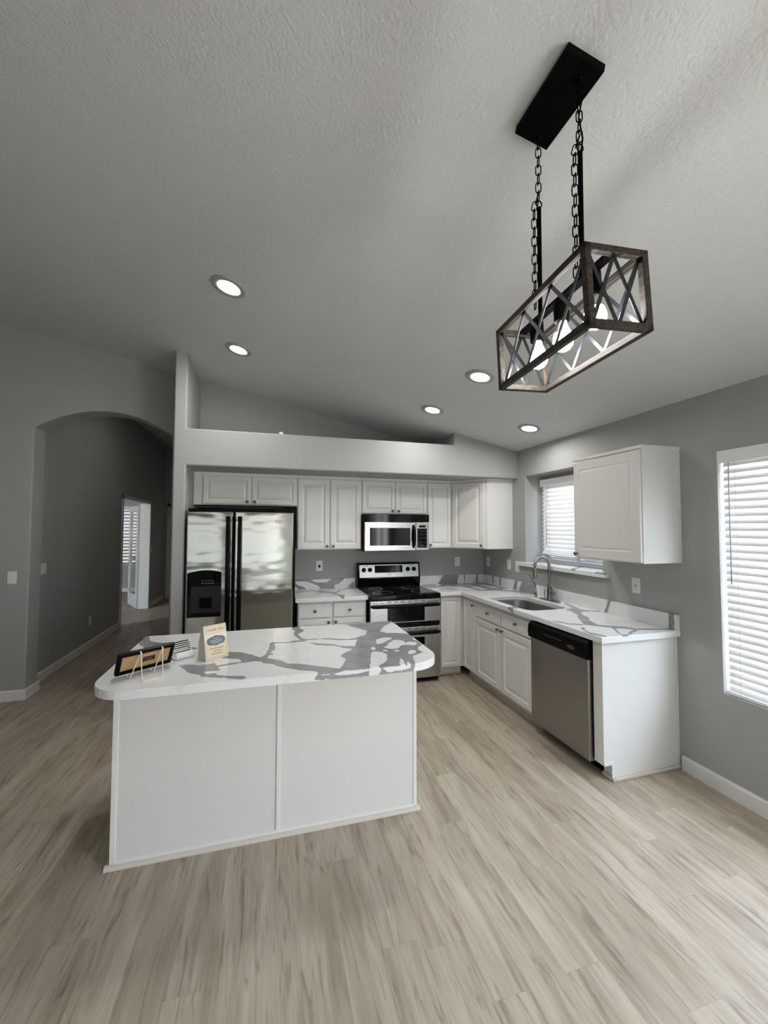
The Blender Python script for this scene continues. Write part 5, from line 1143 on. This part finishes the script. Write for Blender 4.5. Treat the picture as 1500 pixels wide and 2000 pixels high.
for k, (w_, y_) in enumerate(((0.30, 0.60), (0.56, 0.545), (0.50, 0.505), (0.34, 0.465))): b.fbox(TF, wd_ * (0.5 - w_ / 2), wd_ * (0.5 + w_ / 2), LH * y_, LH * y_ + 0.0018, 0.0044, 0.0047)
obj('plaque_print', b, M['silverband'], parent=pq)
obj('card_lettering', text_bm('THANK YOU', 0.0165, TF, wd_ * 0.5, LH * 0.855, 0.0031, squash=1.0), M['gold'], parent=r)
b = B(); m_ = 0.006
for q in ((m_, wd_ - m_, m_, m_ + 0.001), (m_, wd_ - m_, LH - m_ - 0.001, LH - m_), (m_, m_ + 0.001, m_, LH - m_), (wd_ - m_ - 0.001, wd_ - m_, m_, LH - m_)): b.fbox(TF, *q, 0.0030, 0.0032)
obj('card_border', b, M['gold'], parent=r)
b = B(); rs = random.Random(3)
for y_, w_ in ((0.30, 0.62), (0.225, 0.30), (0.15, 0.52)):
    x = 0.5 - w_ / 2
    while x < 0.5 + w_ / 2:
        l_ = rs.uniform(0.03, 0.05); b.fbox(TF, wd_ * x, wd_ * (x + l_), LH * y_, LH * y_ + 0.005, 0.0031, 0.0033); x += l_ + 0.018
obj('small_print', b, M['gold'], parent=r)

# card holder and fanned cards between the frame and the tent card
hu = Vector((0.80, 0.60, 0)); hn = Vector((0.60, -0.80, 0))
ho = Vector((-3.135, -2.372, ZI))
def HFm(a, b_, c): return ho + hu * a + Vector((0, 0, 1)) * b_ + hn * c
r = thing('card_holder', 'low glossy white card holder between the frame and the tent card', 'card holder', HFm(0.05, 0, -0.03))
prf = [(0.0, 0.0), (0.012, 0.006), (0.018, 0.020), (0.016, 0.034), (0.012, 0.036), (0.012, 0.022), (0.006, 0.010), (-0.004, 0.005), (-0.060, 0.004), (-0.064, 0.030), (-0.068, 0.030), (-0.066, 0.0)]
obj('holder_body', B().prism([HFm(0.0, z, c) for c, z in prf], hu * 0.10), M['plate'], parent=r)
for i in range(6):
    t2 = math.radians(74 - 2 * i)
    cup = Vector((0, 0, math.cos(t2))) - hn * math.sin(t2); cnn = hn * math.cos(t2) + Vector((0, 0, math.sin(t2)))
    base = HFm(-0.004 + 0.0075 * i, 0.007 + 0.0048 * i, -0.008 - 0.017 * i)
    def KF(a, b_, c, base=base, cup=cup, cnn=cnn): return base + hu * a + cup * b_ + cnn * c
    nm = ('lowest', 'second lowest', 'third lowest', 'third highest', 'second highest', 'topmost')[i]
    r = thing('business_card', f'black and white business card, {nm} in the fan behind the white card holder', 'card', base, 'fanned business cards')
    obj('card_sheet', B().fbox(KF, 0, 0.105, 0, 0.055, 0, 0.0009), M['paper'], parent=r)
    for q0, q1 in ((0.046, 0.055), (0.029, 0.037), (0.014, 0.019)): obj('printed_band', B().fbox(KF, 0, 0.105, q0, q1, 0.00095, 0.0012), M['matte'], parent=r)
